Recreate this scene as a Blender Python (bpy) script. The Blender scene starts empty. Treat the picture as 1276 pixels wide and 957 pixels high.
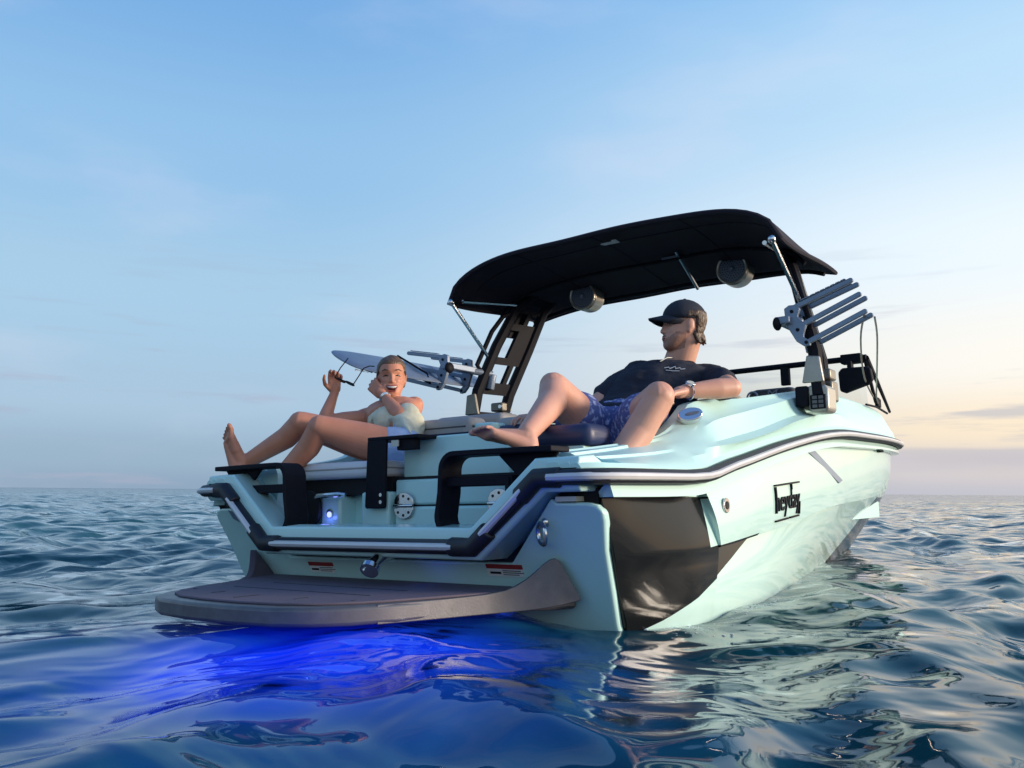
import bpy, bmesh, math, random
import numpy as np
from mathutils import Vector, Matrix, noise as mnoise

random.seed(7); rng = np.random.default_rng(11)
S = bpy.context.scene
COL = S.collection
RHO = 0.0284                       # the boat heels 1.6 degrees, starboard side up
BOAT = Matrix.Rotation(-RHO, 4, 'Y')

# ------------------------------------------------------------------ materials
def nodes(name):
    m = bpy.data.materials.new(name); m.use_nodes = True
    nt = m.node_tree; nt.nodes.clear()
    return m, nt, nt.nodes.new, nt.links.new

def mat(name, col, rough=.4, metal=0., coat=0., var=.06, scale=6., bump=0., bscale=80., spec=.5, col2=None, rvar=.0):
    """Principled material with procedural colour variation, roughness variation and bump."""
    m, nt, N, L = nodes(name)
    out = N('ShaderNodeOutputMaterial'); p = N('ShaderNodeBsdfPrincipled')
    L(p.outputs[0], out.inputs[0])
    tc = N('ShaderNodeTexCoord')
    nz = N('ShaderNodeTexNoise'); nz.inputs['Scale'].default_value = scale; nz.inputs['Detail'].default_value = 5
    L(tc.outputs['Object'], nz.inputs['Vector'])
    mx = N('ShaderNodeMix'); mx.data_type = 'RGBA'
    c = Vector(col); d = Vector(col2) if col2 else c * (1 - var * 2)
    mx.inputs['A'].default_value = (*(c * (1 + (0 if col2 else var))), 1); mx.inputs['B'].default_value = (*d, 1)
    L(nz.outputs['Fac'], mx.inputs['Factor']); L(mx.outputs['Result'], p.inputs['Base Color'])
    p.inputs['Metallic'].default_value = metal
    p.inputs['Specular IOR Level'].default_value = spec
    p.inputs['Coat Weight'].default_value = coat; p.inputs['Coat Roughness'].default_value = .04
    if rvar:
        mr = N('ShaderNodeMapRange'); L(nz.outputs['Fac'], mr.inputs['Value'])
        mr.inputs['To Min'].default_value = max(.02, rough - rvar); mr.inputs['To Max'].default_value = rough + rvar
        L(mr.outputs[0], p.inputs['Roughness'])
    else:
        p.inputs['Roughness'].default_value = rough
    if bump:
        n2 = N('ShaderNodeTexNoise'); n2.inputs['Scale'].default_value = bscale; n2.inputs['Detail'].default_value = 3
        L(tc.outputs['Object'], n2.inputs['Vector'])
        b = N('ShaderNodeBump'); b.inputs['Strength'].default_value = bump; b.inputs['Distance'].default_value = .01
        L(n2.outputs['Fac'], b.inputs['Height']); L(b.outputs[0], p.inputs['Normal'])
    return m

def emis(name, col, st):
    m, nt, N, L = nodes(name)
    o = N('ShaderNodeOutputMaterial'); e = N('ShaderNodeEmission')
    e.inputs[0].default_value = (*col, 1); e.inputs[1].default_value = st; L(e.outputs[0], o.inputs[0])
    return m

MINT = (.52, .785, .76)
M = {}
M['mint'] = mat('mint gelcoat', MINT, .24, coat=.25, var=.02, scale=3, rvar=.04)
M['mint_deck'] = mat('mint deck gelcoat', MINT, .36, var=.02, scale=3, rvar=.05)
M['mint_matte'] = mat('mint nonskid', MINT, .45, var=.03, scale=20, bump=.15, bscale=500)
M['black'] = mat('black powder coat', (.010, .010, .016), .6, var=.2, scale=30, bump=.05, bscale=400, spec=.12)
M['rubber'] = mat('black rubber', (.012, .012, .018), .5, var=.2, scale=20)
M['steel'] = mat('polished steel', (.72, .70, .70), .16, 1., var=.05, scale=15, rvar=.06)
M['navy_pad'] = mat('navy deck foam', (.018, .024, .06), .8, var=.2, scale=40, bump=.3, bscale=600)
M['pad'] = mat('grey purple deck foam', (.14, .11, .15), .75, var=.12, scale=14, bump=.4, bscale=500, col2=(.10, .085, .12))
M['cast'] = mat('brushed cast aluminium', (.15, .145, .155), .42, .5, var=.2, scale=18, bump=.04, bscale=120, rvar=.1)
M['white_vinyl'] = mat('white vinyl', (.70, .69, .72), .45, var=.04, scale=9, bump=.12, bscale=300)
M['grey_vinyl'] = mat('grey vinyl', (.33, .31, .30), .5, var=.06, scale=9, bump=.15, bscale=260)
M['dark_vinyl'] = mat('dark grey vinyl', (.06, .055, .06), .5, var=.1, scale=9, bump=.15, bscale=260)
M['tan_vinyl'] = mat('tan vinyl', (.45, .39, .31), .5, var=.06, scale=9, bump=.12, bscale=260)
M['navy_vinyl'] = mat('navy vinyl', (.02, .03, .09), .45, var=.1, scale=9, bump=.12, bscale=260)
M['bluegrey'] = mat('blue grey anodised aluminium', (.22, .27, .36), .42, .35, var=.1, scale=10, rvar=.08)
M['bronze'] = mat('bronze grey aluminium', (.25, .225, .19), .42, .6, var=.12, scale=14, rvar=.08)
M['canvas'] = mat('navy black canvas', (.014, .010, .024), .85, var=.25, scale=5, bump=.5, bscale=350)
M['dark'] = mat('dark recess', (.006, .006, .009), .8, var=.1)
M['grille'] = mat('speaker grille', (.16, .18, .23), .45, .3, var=.2, scale=60)
M['sunlit_metal'] = mat('sunlit pale aluminium', (.46, .43, .38), .4, .5, var=.1, scale=14, rvar=.08)  # bronze lightened as if sunlit for the starboard foot; also the silver panel
M['speaker_can'] = mat('champagne speaker can', (.55, .49, .40), .3, .7, var=.06, scale=12)
M['cream'] = mat('cream label', (.62, .60, .50), .5)
M['white'] = mat('white print', (.75, .75, .75), .5)
M['red'] = mat('red print', (.30, .03, .03), .5)
M['denim'] = mat('light blue denim', (.24, .36, .62), .8, var=.1, scale=22, bump=.5, bscale=350, col2=(.45, .56, .78))
M['tank'] = mat('cream ribbed knit', (.72, .69, .52), .8, var=.05, scale=16, bump=.4, bscale=320)
M['tee'] = mat('dark navy cotton', (.012, .017, .036), .85, var=.2, scale=9, bump=.5, bscale=240)
M['cap'] = mat('navy cap twill', (.012, .018, .034), .8, var=.2, scale=12, bump=.5, bscale=420)
M['eyewhite'] = mat('eye white', (.6, .57, .55), .3)
M['eyedark'] = mat('eye dark', (.02, .013, .01), .25)
M['teeth'] = mat('teeth', (.75, .72, .66), .3)
M['mouth'] = mat('mouth inside', (.06, .010, .010), .5)
M['brow'] = mat('eyebrow', (.085, .045, .028), .8)
M['stubble'] = mat('stubbled skin', (.40, .205, .145), .55, var=.3, scale=260)
M['lens'] = mat('dark lens', (.01, .01, .015), .08)

def skin(name, a, b, lip):
    m, nt, N, L = nodes(name)
    out = N('ShaderNodeOutputMaterial'); p = N('ShaderNodeBsdfPrincipled'); L(p.outputs[0], out.inputs[0])
    tc = N('ShaderNodeTexCoord')
    n1 = N('ShaderNodeTexNoise'); n1.inputs['Scale'].default_value = 14; n1.inputs['Detail'].default_value = 6
    n2 = N('ShaderNodeTexNoise'); n2.inputs['Scale'].default_value = 260
    for n in (n1, n2): L(tc.outputs['Object'], n.inputs['Vector'])
    mx = N('ShaderNodeMix'); mx.data_type = 'RGBA'
    mx.inputs['A'].default_value = (*a, 1); mx.inputs['B'].default_value = (*b, 1)
    L(n1.outputs['Fac'], mx.inputs['Factor']); L(mx.outputs['Result'], p.inputs['Base Color'])
    p.inputs['Roughness'].default_value = .5
    p.inputs['Subsurface Weight'].default_value = .12
    p.inputs['Subsurface Radius'].default_value = (.012, .005, .003)
    bp = N('ShaderNodeBump'); bp.inputs['Strength'].default_value = .12; bp.inputs['Distance'].default_value = .004
    L(n2.outputs['Fac'], bp.inputs['Height']); L(bp.outputs[0], p.inputs['Normal'])
    return m, mat(name + ' lips', lip, .4)
M['skin_w'], M['lip_w'] = skin('tanned skin', (.62, .275, .17), (.50, .19, .115), (.36, .085, .07))
M['skin_m'], M['lip_m'] = skin('fair tanned skin', (.66, .37, .27), (.55, .255, .18), (.36, .12, .10))

def hairmat(name, a, b):
    m, nt, N, L = nodes(name)
    out = N('ShaderNodeOutputMaterial'); p = N('ShaderNodeBsdfPrincipled'); L(p.outputs[0], out.inputs[0])
    tc = N('ShaderNodeTexCoord'); mp = N('ShaderNodeMapping'); mp.inputs['Scale'].default_value = (220, 60, 30)
    nz = N('ShaderNodeTexNoise'); nz.inputs['Scale'].default_value = 1.2; nz.inputs['Detail'].default_value = 4
    L(tc.outputs['Object'], mp.inputs[0]); L(mp.outputs[0], nz.inputs['Vector'])
    mx = N('ShaderNodeMix'); mx.data_type = 'RGBA'
    mx.inputs['A'].default_value = (*a, 1); mx.inputs['B'].default_value = (*b, 1)
    L(nz.outputs['Fac'], mx.inputs['Factor']); L(mx.outputs['Result'], p.inputs['Base Color'])
    p.inputs['Roughness'].default_value = .5
    bp = N('ShaderNodeBump'); bp.inputs['Strength'].default_value = .6; bp.inputs['Distance'].default_value = .006
    L(nz.outputs['Fac'], bp.inputs['Height']); L(bp.outputs[0], p.inputs['Normal'])
    return m
M['hair_w'] = hairmat('dark blonde hair', (.05, .028, .016), (.19, .11, .06))
M['hair_m'] = hairmat('brown hair', (.028, .014, .008), (.115, .058, .030))

def swimshorts():
    m, nt, N, L = nodes('blue patterned swim shorts')
    out = N('ShaderNodeOutputMaterial'); p = N('ShaderNodeBsdfPrincipled'); L(p.outputs[0], out.inputs[0])
    tc = N('ShaderNodeTexCoord'); v = N('ShaderNodeTexVoronoi'); v.inputs['Scale'].default_value = 70; v.feature = 'DISTANCE_TO_EDGE'
    nz = N('ShaderNodeTexNoise'); nz.inputs['Scale'].default_value = 45; nz.inputs['Detail'].default_value = 4
    L(tc.outputs['Object'], v.inputs['Vector']); L(tc.outputs['Object'], nz.inputs['Vector'])
    r = N('ShaderNodeMapRange'); r.inputs['From Min'].default_value = .52; r.inputs['From Max'].default_value = .62
    L(nz.outputs['Fac'], r.inputs['Value'])
    mx = N('ShaderNodeMix'); mx.data_type = 'RGBA'
    mx.inputs['A'].default_value = (.085, .11, .30, 1); mx.inputs['B'].default_value = (.36, .41, .62, 1)
    L(r.outputs[0], mx.inputs['Factor']); L(mx.outputs['Result'], p.inputs['Base Color'])
    p.inputs['Roughness'].default_value = .8
    return m
M['swim'] = swimshorts()

def hull_paint():
    """Mint gelcoat with the black graphic painted on the after part of each side (in the boat's own coordinates)."""
    m, nt, N, L = nodes('hull gelcoat with black graphic')
    out = N('ShaderNodeOutputMaterial'); p = N('ShaderNodeBsdfPrincipled'); L(p.outputs[0], out.inputs[0])
    tc = N('ShaderNodeTexCoord'); sp = N('ShaderNodeSeparateXYZ'); L(tc.outputs['Object'], sp.inputs[0])
    def math_(op, a, b=None):
        n = N('ShaderNodeMath'); n.operation = op
        for i, q in enumerate((a, b)):
            if q is None: continue
            if isinstance(q, (int, float)): n.inputs[i].default_value = q
            else: L(q, n.inputs[i])
        return n.outputs[0]
    y, z = sp.outputs['Y'], sp.outputs['Z']
    kz = math_('ADD', math_('MULTIPLY', y, .072), .178)                 # knuckle height, roughly
    above = math_('GREATER_THAN', z, kz)
    l1 = math_('LESS_THAN', y, .775)
    l2 = math_('LESS_THAN', y, math_('ADD', math_('MULTIPLY', z, 3.15), .44))
    bowd = math_('GREATER_THAN', y, math_('ADD', math_('MULTIPLY', z, 1.6), 3.55))   # small dark wedge under the bow
    low = math_('MAXIMUM', l2, bowd)
    fac = math_('ADD', math_('MULTIPLY', above, l1), math_('MULTIPLY', math_('SUBTRACT', 1., above), low))
    fac = math_('MINIMUM', fac, 1.)
    fac = math_('MULTIPLY', fac, math_('LESS_THAN', z, .424))
    nz = N('ShaderNodeTexNoise'); nz.inputs['Scale'].default_value = 3; L(tc.outputs['Object'], nz.inputs['Vector'])
    mm = N('ShaderNodeMix'); mm.data_type = 'RGBA'; mm.inputs['A'].default_value = (.52, .75, .715, 1); mm.inputs['B'].default_value = (.56, .785, .75, 1)
    L(nz.outputs['Fac'], mm.inputs['Factor'])
    mx = N('ShaderNodeMix'); mx.data_type = 'RGBA'; mx.inputs['B'].default_value = (.010, .011, .012, 1)
    L(fac, mx.inputs['Factor']); L(mm.outputs['Result'], mx.inputs['A']); L(mx.outputs['Result'], p.inputs['Base Color'])
    L(math_('ADD', math_('MULTIPLY', fac, -.36), .52), p.inputs['Specular IOR Level']); L(math_('ADD', math_('MULTIPLY', fac, .13), .05), p.inputs['Roughness']); p.inputs['Coat Weight'].default_value = .15; p.inputs['Coat Roughness'].default_value = .03
    nb = N('ShaderNodeTexNoise'); nb.inputs['Scale'].default_value = 5; nb.inputs['Detail'].default_value = 2; L(tc.outputs['Object'], nb.inputs['Vector'])
    bp = N('ShaderNodeBump'); bp.inputs['Strength'].default_value = .08; bp.inputs['Distance'].default_value = .01
    L(nb.outputs['Fac'], bp.inputs['Height']); L(bp.outputs[0], p.inputs['Coat Normal'])
    return m
M['hull'] = hull_paint()

# ------------------------------------------------------------------ mesh builder
class MB:
    def __init__(s): s.v = []; s.f = []; s.mi = []; s.cur = 0
    def add(s, vs, fs):
        o = len(s.v); s.v += [tuple(map(float, q)) for q in vs]
        for f in fs: s.f.append(tuple(o + i for i in f)); s.mi.append(s.cur)
    def box(s, a, b, mtx=None):
        (x0, y0, z0), (x1, y1, z1) = a, b
        vs = [Vector(q) for q in ((x0,y0,z0),(x1,y0,z0),(x1,y1,z0),(x0,y1,z0),(x0,y0,z1),(x1,y0,z1),(x1,y1,z1),(x0,y1,z1))]
        if mtx: vs = [mtx @ q for q in vs]
        s.add(vs, [(0,3,2,1),(4,5,6,7),(0,1,5,4),(1,2,6,5),(2,3,7,6),(3,0,4,7)])
    def rings(s, R, cap=True, close=False):
        n = len(R[0]); o = len(s.v)
        s.v += [tuple(map(float, q)) for r in R for q in r]
        m = len(R)
        for i in range(m - 1 + (1 if close else 0)):
            a, b = o + i * n, o + ((i + 1) % m) * n
            for j in range(n):
                k = (j + 1) % n
                s.f.append((a + j, a + k, b + k, b + j)); s.mi.append(s.cur)
        if cap and not close:
            s.f.append(tuple(o + j for j in reversed(range(n)))); s.mi.append(s.cur)
            s.f.append(tuple(o + (m - 1) * n + j for j in range(n))); s.mi.append(s.cur)
    def tube(s, P, r, n=10, cap=True, close=False, flat=1., up=None):
        P = [Vector(p) for p in P]; R = []
        rs = r if isinstance(r, (list, tuple)) else [r] * len(P)
        prev = None
        for i, p in enumerate(P):
            a = P[i - 1] if (i or close) else p; b = P[(i + 1) % len(P)] if (i < len(P) - 1 or close) else p
            t = (b - a).normalized()
            ref = Vector(up) if up else (prev if prev is not None else (Vector((0,0,1)) if abs(t.z) < .9 else Vector((0,1,0))))
            x = (ref - t * ref.dot(t))
            if x.length < 1e-6: x = t.orthogonal()
            x.normalize(); y = t.cross(x); prev = x
            R.append([p + (x * math.cos(q) + y * math.sin(q) * flat) * rs[i] for q in (2 * math.pi * k / n for k in range(n))])
        s.rings(R, cap, close)
    def sweep(s, P, sec, up, cap=True):
        """Sweep a 2-D section (a along 'up-ish', b along the side) on a polyline, mitred."""
        P = [Vector(p) for p in P]; up = Vector(up); R = []
        for i, p in enumerate(P):
            t0 = (p - P[i-1]).normalized() if i else (P[1] - p).normalized()
            t1 = (P[i+1] - p).normalized() if i < len(P) - 1 else t0
            t = (t0 + t1).normalized(); k = 1 / max(.35, t.dot(t1))
            nrm = up.cross(t).normalized()
            R.append([p + nrm * a * k + up * b for a, b in sec])
        s.rings(R, cap)
    def sphere(s, c, r, n=12, m=8, mtx=None):
        r = (r, r, r) if isinstance(r, (int, float)) else r
        vs = []; fs = []
        for i in range(1, m):
            th = math.pi * i / m
            for j in range(n):
                ph = 2 * math.pi * j / n
                vs.append(Vector((math.sin(th) * math.cos(ph) * r[0], math.sin(th) * math.sin(ph) * r[1], math.cos(th) * r[2])))
        vs += [Vector((0, 0, r[2])), Vector((0, 0, -r[2]))]
        T, B_ = len(vs) - 2, len(vs) - 1
        for i in range(m - 2):
            for j in range(n):
                k = (j + 1) % n
                fs.append((i*n + j, (i+1)*n + j, (i+1)*n + k, i*n + k))
        for j in range(n):
            k = (j + 1) % n
            fs.append((T, j, k)); fs.append((B_, (m-2)*n + k, (m-2)*n + j))
        if mtx: vs = [mtx @ q for q in vs]
        s.add([q + Vector(c) for q in vs], fs)
    def cone(s, p0, p1, r0, r1, n=24):
        """Tapered limb piece with rounded ends."""
        p0, p1 = Vector(p0), Vector(p1); t = (p1 - p0)
        L_ = t.length; t.normalize(); x = t.orthogonal().normalized(); y = t.cross(x); R = []
        for q in (-80, -55, -28, 0):
            a = math.radians(q); R.append((p0 + t * math.sin(a) * r0, r0 * math.cos(a)))
        for q in (0, 28, 55, 80):
            a = math.radians(q); R.append((p1 + t * math.sin(a) * r1, r1 * math.cos(a)))
        s.rings([[c + (x * math.cos(k) + y * math.sin(k)) * r for k in (2*math.pi*j/n for j in range(n))] for c, r in R])
    def chain(s, P, r, n=26):
        for i in range(len(P) - 1): s.cone(P[i], P[i+1], r[i], r[i+1], n)
    def plate(s, poly, d0, d1, f):
        """Prism: 2-D polygon, mapped by f(a, b, depth)."""
        n = len(poly)
        vs = [f(a, b, d0) for a, b in poly] + [f(a, b, d1) for a, b in poly]
        fs = [tuple(reversed(range(n))), tuple(range(n, 2*n))] + [(i, (i+1) % n, n + (i+1) % n, n + i) for i in range(n)]
        s.add(vs, fs)
    def disc(s, c, axis, r, h, n=24, r2=None):
        c = Vector(c); a = Vector(axis).normalized(); x = a.orthogonal().normalized(); y = a.cross(x); r2 = r if r2 is None else r2
        s.rings([[c + (x*math.cos(k) + y*math.sin(k)) * r for k in (2*math.pi*j/n for j in range(n))],
                 [c + a*h + (x*math.cos(k) + y*math.sin(k)) * r2 for k in (2*math.pi*j/n for j in range(n))]])
    def mesh(s, name, mats):
        me = bpy.data.meshes.new(name); me.from_pydata(s.v, [], s.f)
        for m_ in mats: me.materials.append(m_)
        me.polygons.foreach_set('material_index', s.mi)
        bm = bmesh.new(); bm.from_mesh(me); bmesh.ops.recalc_face_normals(bm, faces=bm.faces)
        bm.to_mesh(me); bm.free(); me.update()
        return me
    def build(s, name, m, parent=None, smooth=True, bevel=0., seg=2, base=None, angle=35, label=None):
        me = s.mesh(name, m if isinstance(m, (list, tuple)) else [m])
        if smooth:
            me.shade_smooth(); me.set_sharp_from_angle(angle=math.radians(angle))
        return link(name, me, parent, bevel, seg, base, label)

def link(name, me, parent=None, bevel=0., seg=2, base=None, label=None):
    o = bpy.data.objects.new(name, me); COL.objects.link(o)
    if base is None: base = getattr(parent, 'get', lambda *_: None)('base_') if parent else None
    if parent:
        o.parent = parent
        b = BASE.get(root_of(parent).name)
        if b is not None: me.transform(Matrix.Translation(-b))
    if bevel:
        md = o.modifiers.new('bevel', 'BEVEL'); md.width = bevel; md.segments = seg; md.limit_method = 'ANGLE'; md.angle_limit = math.radians(40)
        md.harden_normals = False
    if label: o['label'] = label
    return o
BASE = {}
def root_of(o):
    while o.parent: o = o.parent
    return o
def thing(name, label, cat, base=(0, 0, 0), group=None):
    """Empty at the thing's base, turned with the boat; its parts are given in boat coordinates."""
    o = bpy.data.objects.new(name, None); COL.objects.link(o); o.empty_display_size = .1
    base = Vector(base); BASE[o.name] = base
    o.matrix_world = BOAT @ Matrix.Translation(base)
    o['label'] = label; o['category'] = cat
    if group: o['group'] = group
    return o

def pch(xs, ys):
    """Monotone cubic interpolation (returns a function)."""
    xs = np.array(xs, float); ys = np.array(ys, float); h = np.diff(xs); d = np.diff(ys) / h
    m = np.zeros(len(xs)); m[0] = d[0]; m[-1] = d[-1]
    for i in range(1, len(xs) - 1):
        m[i] = 0 if d[i-1] * d[i] <= 0 else 2 * d[i-1] * d[i] / (d[i-1] + d[i])
    def f(x):
        x = min(max(x, xs[0]), xs[-1]); i = min(int(np.searchsorted(xs, x, 'right')) - 1, len(h) - 1); i = max(i, 0)
        t = (x - xs[i]) / h[i]
        return float((2*t**3 - 3*t**2 + 1)*ys[i] + (t**3 - 2*t**2 + t)*h[i]*m[i] + (-2*t**3 + 3*t**2)*ys[i+1] + (t**3 - t**2)*h[i]*m[i+1])
    return f

def text_mesh(txt, size, depth, f, sx=1., bold=0.):
    """Lettering turned into mesh faces, mapped into place by f(x, y, depth)."""
    cu = bpy.data.curves.new('lettering', 'FONT'); cu.body = txt; cu.size = size; cu.extrude = depth / 2
    cu.align_x = 'CENTER'; cu.align_y = 'CENTER'; cu.offset = bold; cu.resolution_u = 3
    o = bpy.data.objects.new('lettering', cu); COL.objects.link(o)
    dg = bpy.context.evaluated_depsgraph_get()
    me = bpy.data.meshes.new_from_object(o.evaluated_get(dg))
    mb = MB(); mb.add([f(v.co.x * sx, v.co.y, v.co.z) for v in me.vertices], [tuple(p.vertices) for p in me.polygons])
    bpy.data.objects.remove(o); bpy.data.curves.remove(cu); bpy.data.meshes.remove(me)
    return mb

# ================================================================== BOAT
boat = thing('motorboat', 'mint green wake boat with black canopy and blue underwater lights floating on the sea', 'motorboat')
u_r = pch([0, .05, .1, .25, .5, .8, 1.2, 1.9, 2.5, 3.3, 4.1, 4.6, 4.9, 5.07, 5.15], [1.02, 1.06, 1.075, 1.095, 1.11, 1.12, 1.12, 1.105, 1.09, 1.05, 1.0, .945, .885, .82, .74])
w_r = pch([0, .6, .74, .9, 1.14, 1.43, 1.88, 2.2, 2.42, 2.7, 3.3, 4.1, 5.15], [.489, .495, .508, .540, .58, .63, .695, .735, .756, .775, .795, .815, .826])
w_k = pch([.1, .85, 1.33, 1.8, 2.5, 3.9, 5.12], [.215, .236, .266, .30, .368, .425, .50])
u_k = pch([.1, .85, 1.8, 2.5, 3.3, 4.0, 4.6, 5.0, 5.12], [1.085, 1.095, 1.07, 1.05, .99, .92, .85, .775, .70])
u_0 = pch([.1, .5, 1.27, 1.9, 2.76, 3.6, 4.6, 5.12], [1.075, 1.09, 1.055, .97, .81, .65, .48, .38])
u_t = pch([0, .2, .5, .8, 1.0, 2.4, 3.2, 4.4, 5.0, 5.12], [.76, .775, .84, .92, .95, .95, .93, .86, .72, .64])
w_t = pch([0, .185, .305, .47, .64, .73, .805, .88, .94, 1.1, 1.46, 1.89, 2.47, 3.06, 3.53, 4.13, 4.7, 5.12], [.57, .589, .602, .622, .647, .668, .706, .76, .808, .838, .876, .935, 1.012, 1.044, 1.05, 1.055, 1.03, .94])
w_A = pch([.1, .5, .8, .98, 1.33, 1.75, 2.35, 3.0, 5.12], [.568, .615, .675, .742, .806, .878, .972, .995, .915])
w_B = pch([.1, .5, .72, .97, 1.33, 2.0, 2.6, 3.2, 5.12], [.555, .585, .61, .643, .70, .822, .895, .905, .885])

# transom plate: raked, its foot further forward than its top
def tp(a, b, d): return (a, d, b)
def tv(w): return .055 + .46 * max(0., .42 - w)
def tr(a, b, d): return (a, tv(b) + d, b)
vs = sorted(set([.12, .16, .2, .25, .3, .36, .43, .5, .56, .62, .68, .73, .765, .7651] + [round(.8 + .07*i, 3) for i in range(62)] + [5.1, 5.12]))
hull = MB()
for sg in (1, -1):
    R = []
    for v in vs:
        panel = v > .765
        off = .035 * max(0., min(1., (3.0 - v) / 2.0)) if panel else 0.
        ur, wr, uk, wk, u0 = u_r(v), w_r(v), u_k(v), w_k(v), u_0(v)
        inn = .055
        def sh(q): return (.085 * q * max(0., 1 - abs(v - .765) / .35)) if v > .4 else 0.
        row = [(ur - .03, v, wr - .01), (ur - .012, v, wr - .068), (ur - inn, v, wr - .071)]
        bot_u = uk - .035 + off
        for q in (.0, .15, .3, .45, .6, .75, .9, 1.0):
            uu = (ur - inn - .02 + off + (.03 * max(0, (.3 - v) / .3) if v < .3 else 0)) * (1 - q) + bot_u * q + .012 * math.sin(math.pi * q)
            ww = (wr - .071) * (1 - q) + wk * q
            row.append((uu, v + sh(q), ww))
        if not panel:          # the black quarter is one smooth surface from the rail down to the water
            t0, t1 = ur - inn - .02 + (.03 * max(0, (.3 - v)/.3)), u0
            row[3:] = [(t0*(1-q) + t1*q + .022*math.sin(math.pi*q), v + sh(q), (wr - .071)*(1 - q) + wk*q*1.) for q in (.0, .15, .3, .45, .6, .75, .9, 1.0)]
            h_ = [(wr - .071 - r_[2])/(wr - .071) for r_ in row[3:]]
            row[3:] = [(t0*(1-g_) + t1*g_ + .022*math.sin(math.pi*g_), r_[1], r_[2]) for g_, r_ in zip(h_, row[3:])]
        row += [(uk - .037 if panel else row[-1][0] - .001, v + sh(1), wk - .004)]
        for q in (.25, .5, .75, 1.0):
            uu = (uk - .037) * (1 - q) + u0 * q + .01 * math.sin(math.pi * q)
            if not panel:
                g_ = (wr - .071 - wk*(1 - q))/(wr - .071); uu = t0*(1-g_) + t1*g_ + .022*math.sin(math.pi*g_)
            row.append((uu, v + sh(1) * (1 - q), wk * (1 - q)))
        row += [(u0 * .95, v, -.15), (u0 * .6, v, -.35), (0, v, -.42)]
        rk = lambda b, c: b + max(0., 1 - (b - .12)/.55)**1.5 * (tv(c) + .03 - .12) if b < .67 else b
        nu = lambda a, b, c: a - .085 * max(0., 1 - (b - .12)/.5) * min(1., max(0., .42 - c)/.3)
        R.append([(sg * nu(a, b, c), rk(b, c), c) for a, b, c in row])
    n = len(R[0]); o = len(hull.v); hull.v += [q for r in R for q in r]
    for i in range(len(R) - 1):
        for j in range(n - 1):
            hull.f.append((o + i*n + j, o + (i+1)*n + j, o + (i+1)*n + j + 1, o + i*n + j + 1)); hull.mi.append(0)
    k = (len(R) - 1) * n
    hull.f.append(tuple(o + k + j for j in range(n))); hull.mi.append(0)
    hull.f.append(tuple(o + j for j in range(n))); hull.mi.append(0)
hull.build('hull', M['hull'], boat, angle=28)

# topsides / gunwale coaming above the rail
deck = MB()
vd = [.0, .02, .05, .09, .13, .1695, .17, .2, .25, .3, .36, .43, .5, .56, .62, .68, .73, .77, .81, .85, .89, .93, .97, 1.02, 1.08] + [1.15 + .1*i for i in range(39)] + [5.0, 5.06, 5.12]
for sg in (1, -1):
    R = []
    for v in vd:
        ur, wr, ut, wt, wa, wb = u_r(v), w_r(v), u_t(v), w_t(v), w_A(v), w_B(v)
        if v < .1699: ut, wt, wa, wb = .866, wr + .050, wr + .0485, wr + .047
        wb = min(max(wb, wr + .05), wt - .02) if v > .1699 else wb; wa = min(max(wa, wb + .012), wt - .006) if v > .1699 else wa
        k = max(0., min(1., (v - .6) / .5)) * max(0., min(1., (3.0 - v) / .6))
        def at(w): return ur - .03 - (ur - .03 - ut) * ((w - wr - .045) / max(1e-3, wt - wr - .045)) ** 1.4
        ub, ua = at(wb), at(wa)
        row = [(ur - .028, wr - .005), (ur - .022, wr + .030), (ur - .034, wr + .045),
               (at((wr + .045 + wb) / 2) + .012 * k, (wr + .045 + wb) / 2), (ub + .040 * k, wb - .008), (ub - .004, wb + .010 * k + .002),
               (at((wa + wb) / 2) + .006 * k, (wa + wb) / 2), (ua + .030 * k, wa - .008), (ua - .004, wa + .006 * k + .002),
               (at((wa + wt) / 2), (wa + wt) / 2), (ut + .012, wt - .012), (ut, wt), (ut - .045, wt - .002), (ut - .06, wt - .03), (ut - .065, .28)]
        if v < .1699: row[9:] = [(ut + .012, wt), (ut + .004, wt), (ut + .002, wt - .003), (ut + .002, wt - .02), (ut + .002, wt - .03), (ut + .002, wr - .02)]
        R.append([(sg * a, v, b) for a, b in row])
    n = len(R[0]); o = len(deck.v); deck.v += [q for r in R for q in r]
    for i in range(len(R) - 1):
        for j in range(n - 1):
            deck.f.append((o + i*n + j, o + (i+1)*n + j, o + (i+1)*n + j + 1, o + i*n + j + 1)); deck.mi.append(0)
    deck.f.append(tuple(o + (len(R)-1)*n + j for j in range(n))); deck.mi.append(0)
    deck.f.append(tuple(o + j for j in range(n))); deck.mi.append(0)
deck.build('gunwale', M['mint_deck'], boat, angle=24)
md = MB()
md.box((-.80, .2, .20), (.80, 2.9, .27)); md.build('cockpit_floor', M['navy_pad'], boat)
md = MB()
md.plate([(-.62, 5.02), (-.80, 4.4), (-.83, 4.1), (.83, 4.1), (.80, 4.4), (.62, 5.02)], .96, .99, lambda a, b, d: (a, b, d))
md.build('foredeck', M['mint'], boat, bevel=.005)

half = [(.965, -.30), (.972, .0), (1.002, .25), (1.026, .345), (1.030, .378), (1.012, .400), (.98, .408), (.862, .410), (.84, .425), (.60, .20)]
mb = MB()
mb.plate(half + [(-a, b) for a, b in reversed(half)], .0, .045, tr)
mb.build('transom', M['mint'], boat, bevel=.012, seg=3)
for sg in (1, -1):                           # dark slot between the transom and the overhanging lip
    mb = MB(); mb.plate([(sg*.80, .39), (sg*1.0, .39), (sg*1.0, .455), (sg*.80, .455)], .10, .15, tp); mb.build('transom_recess', M['dark'], boat)

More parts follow.
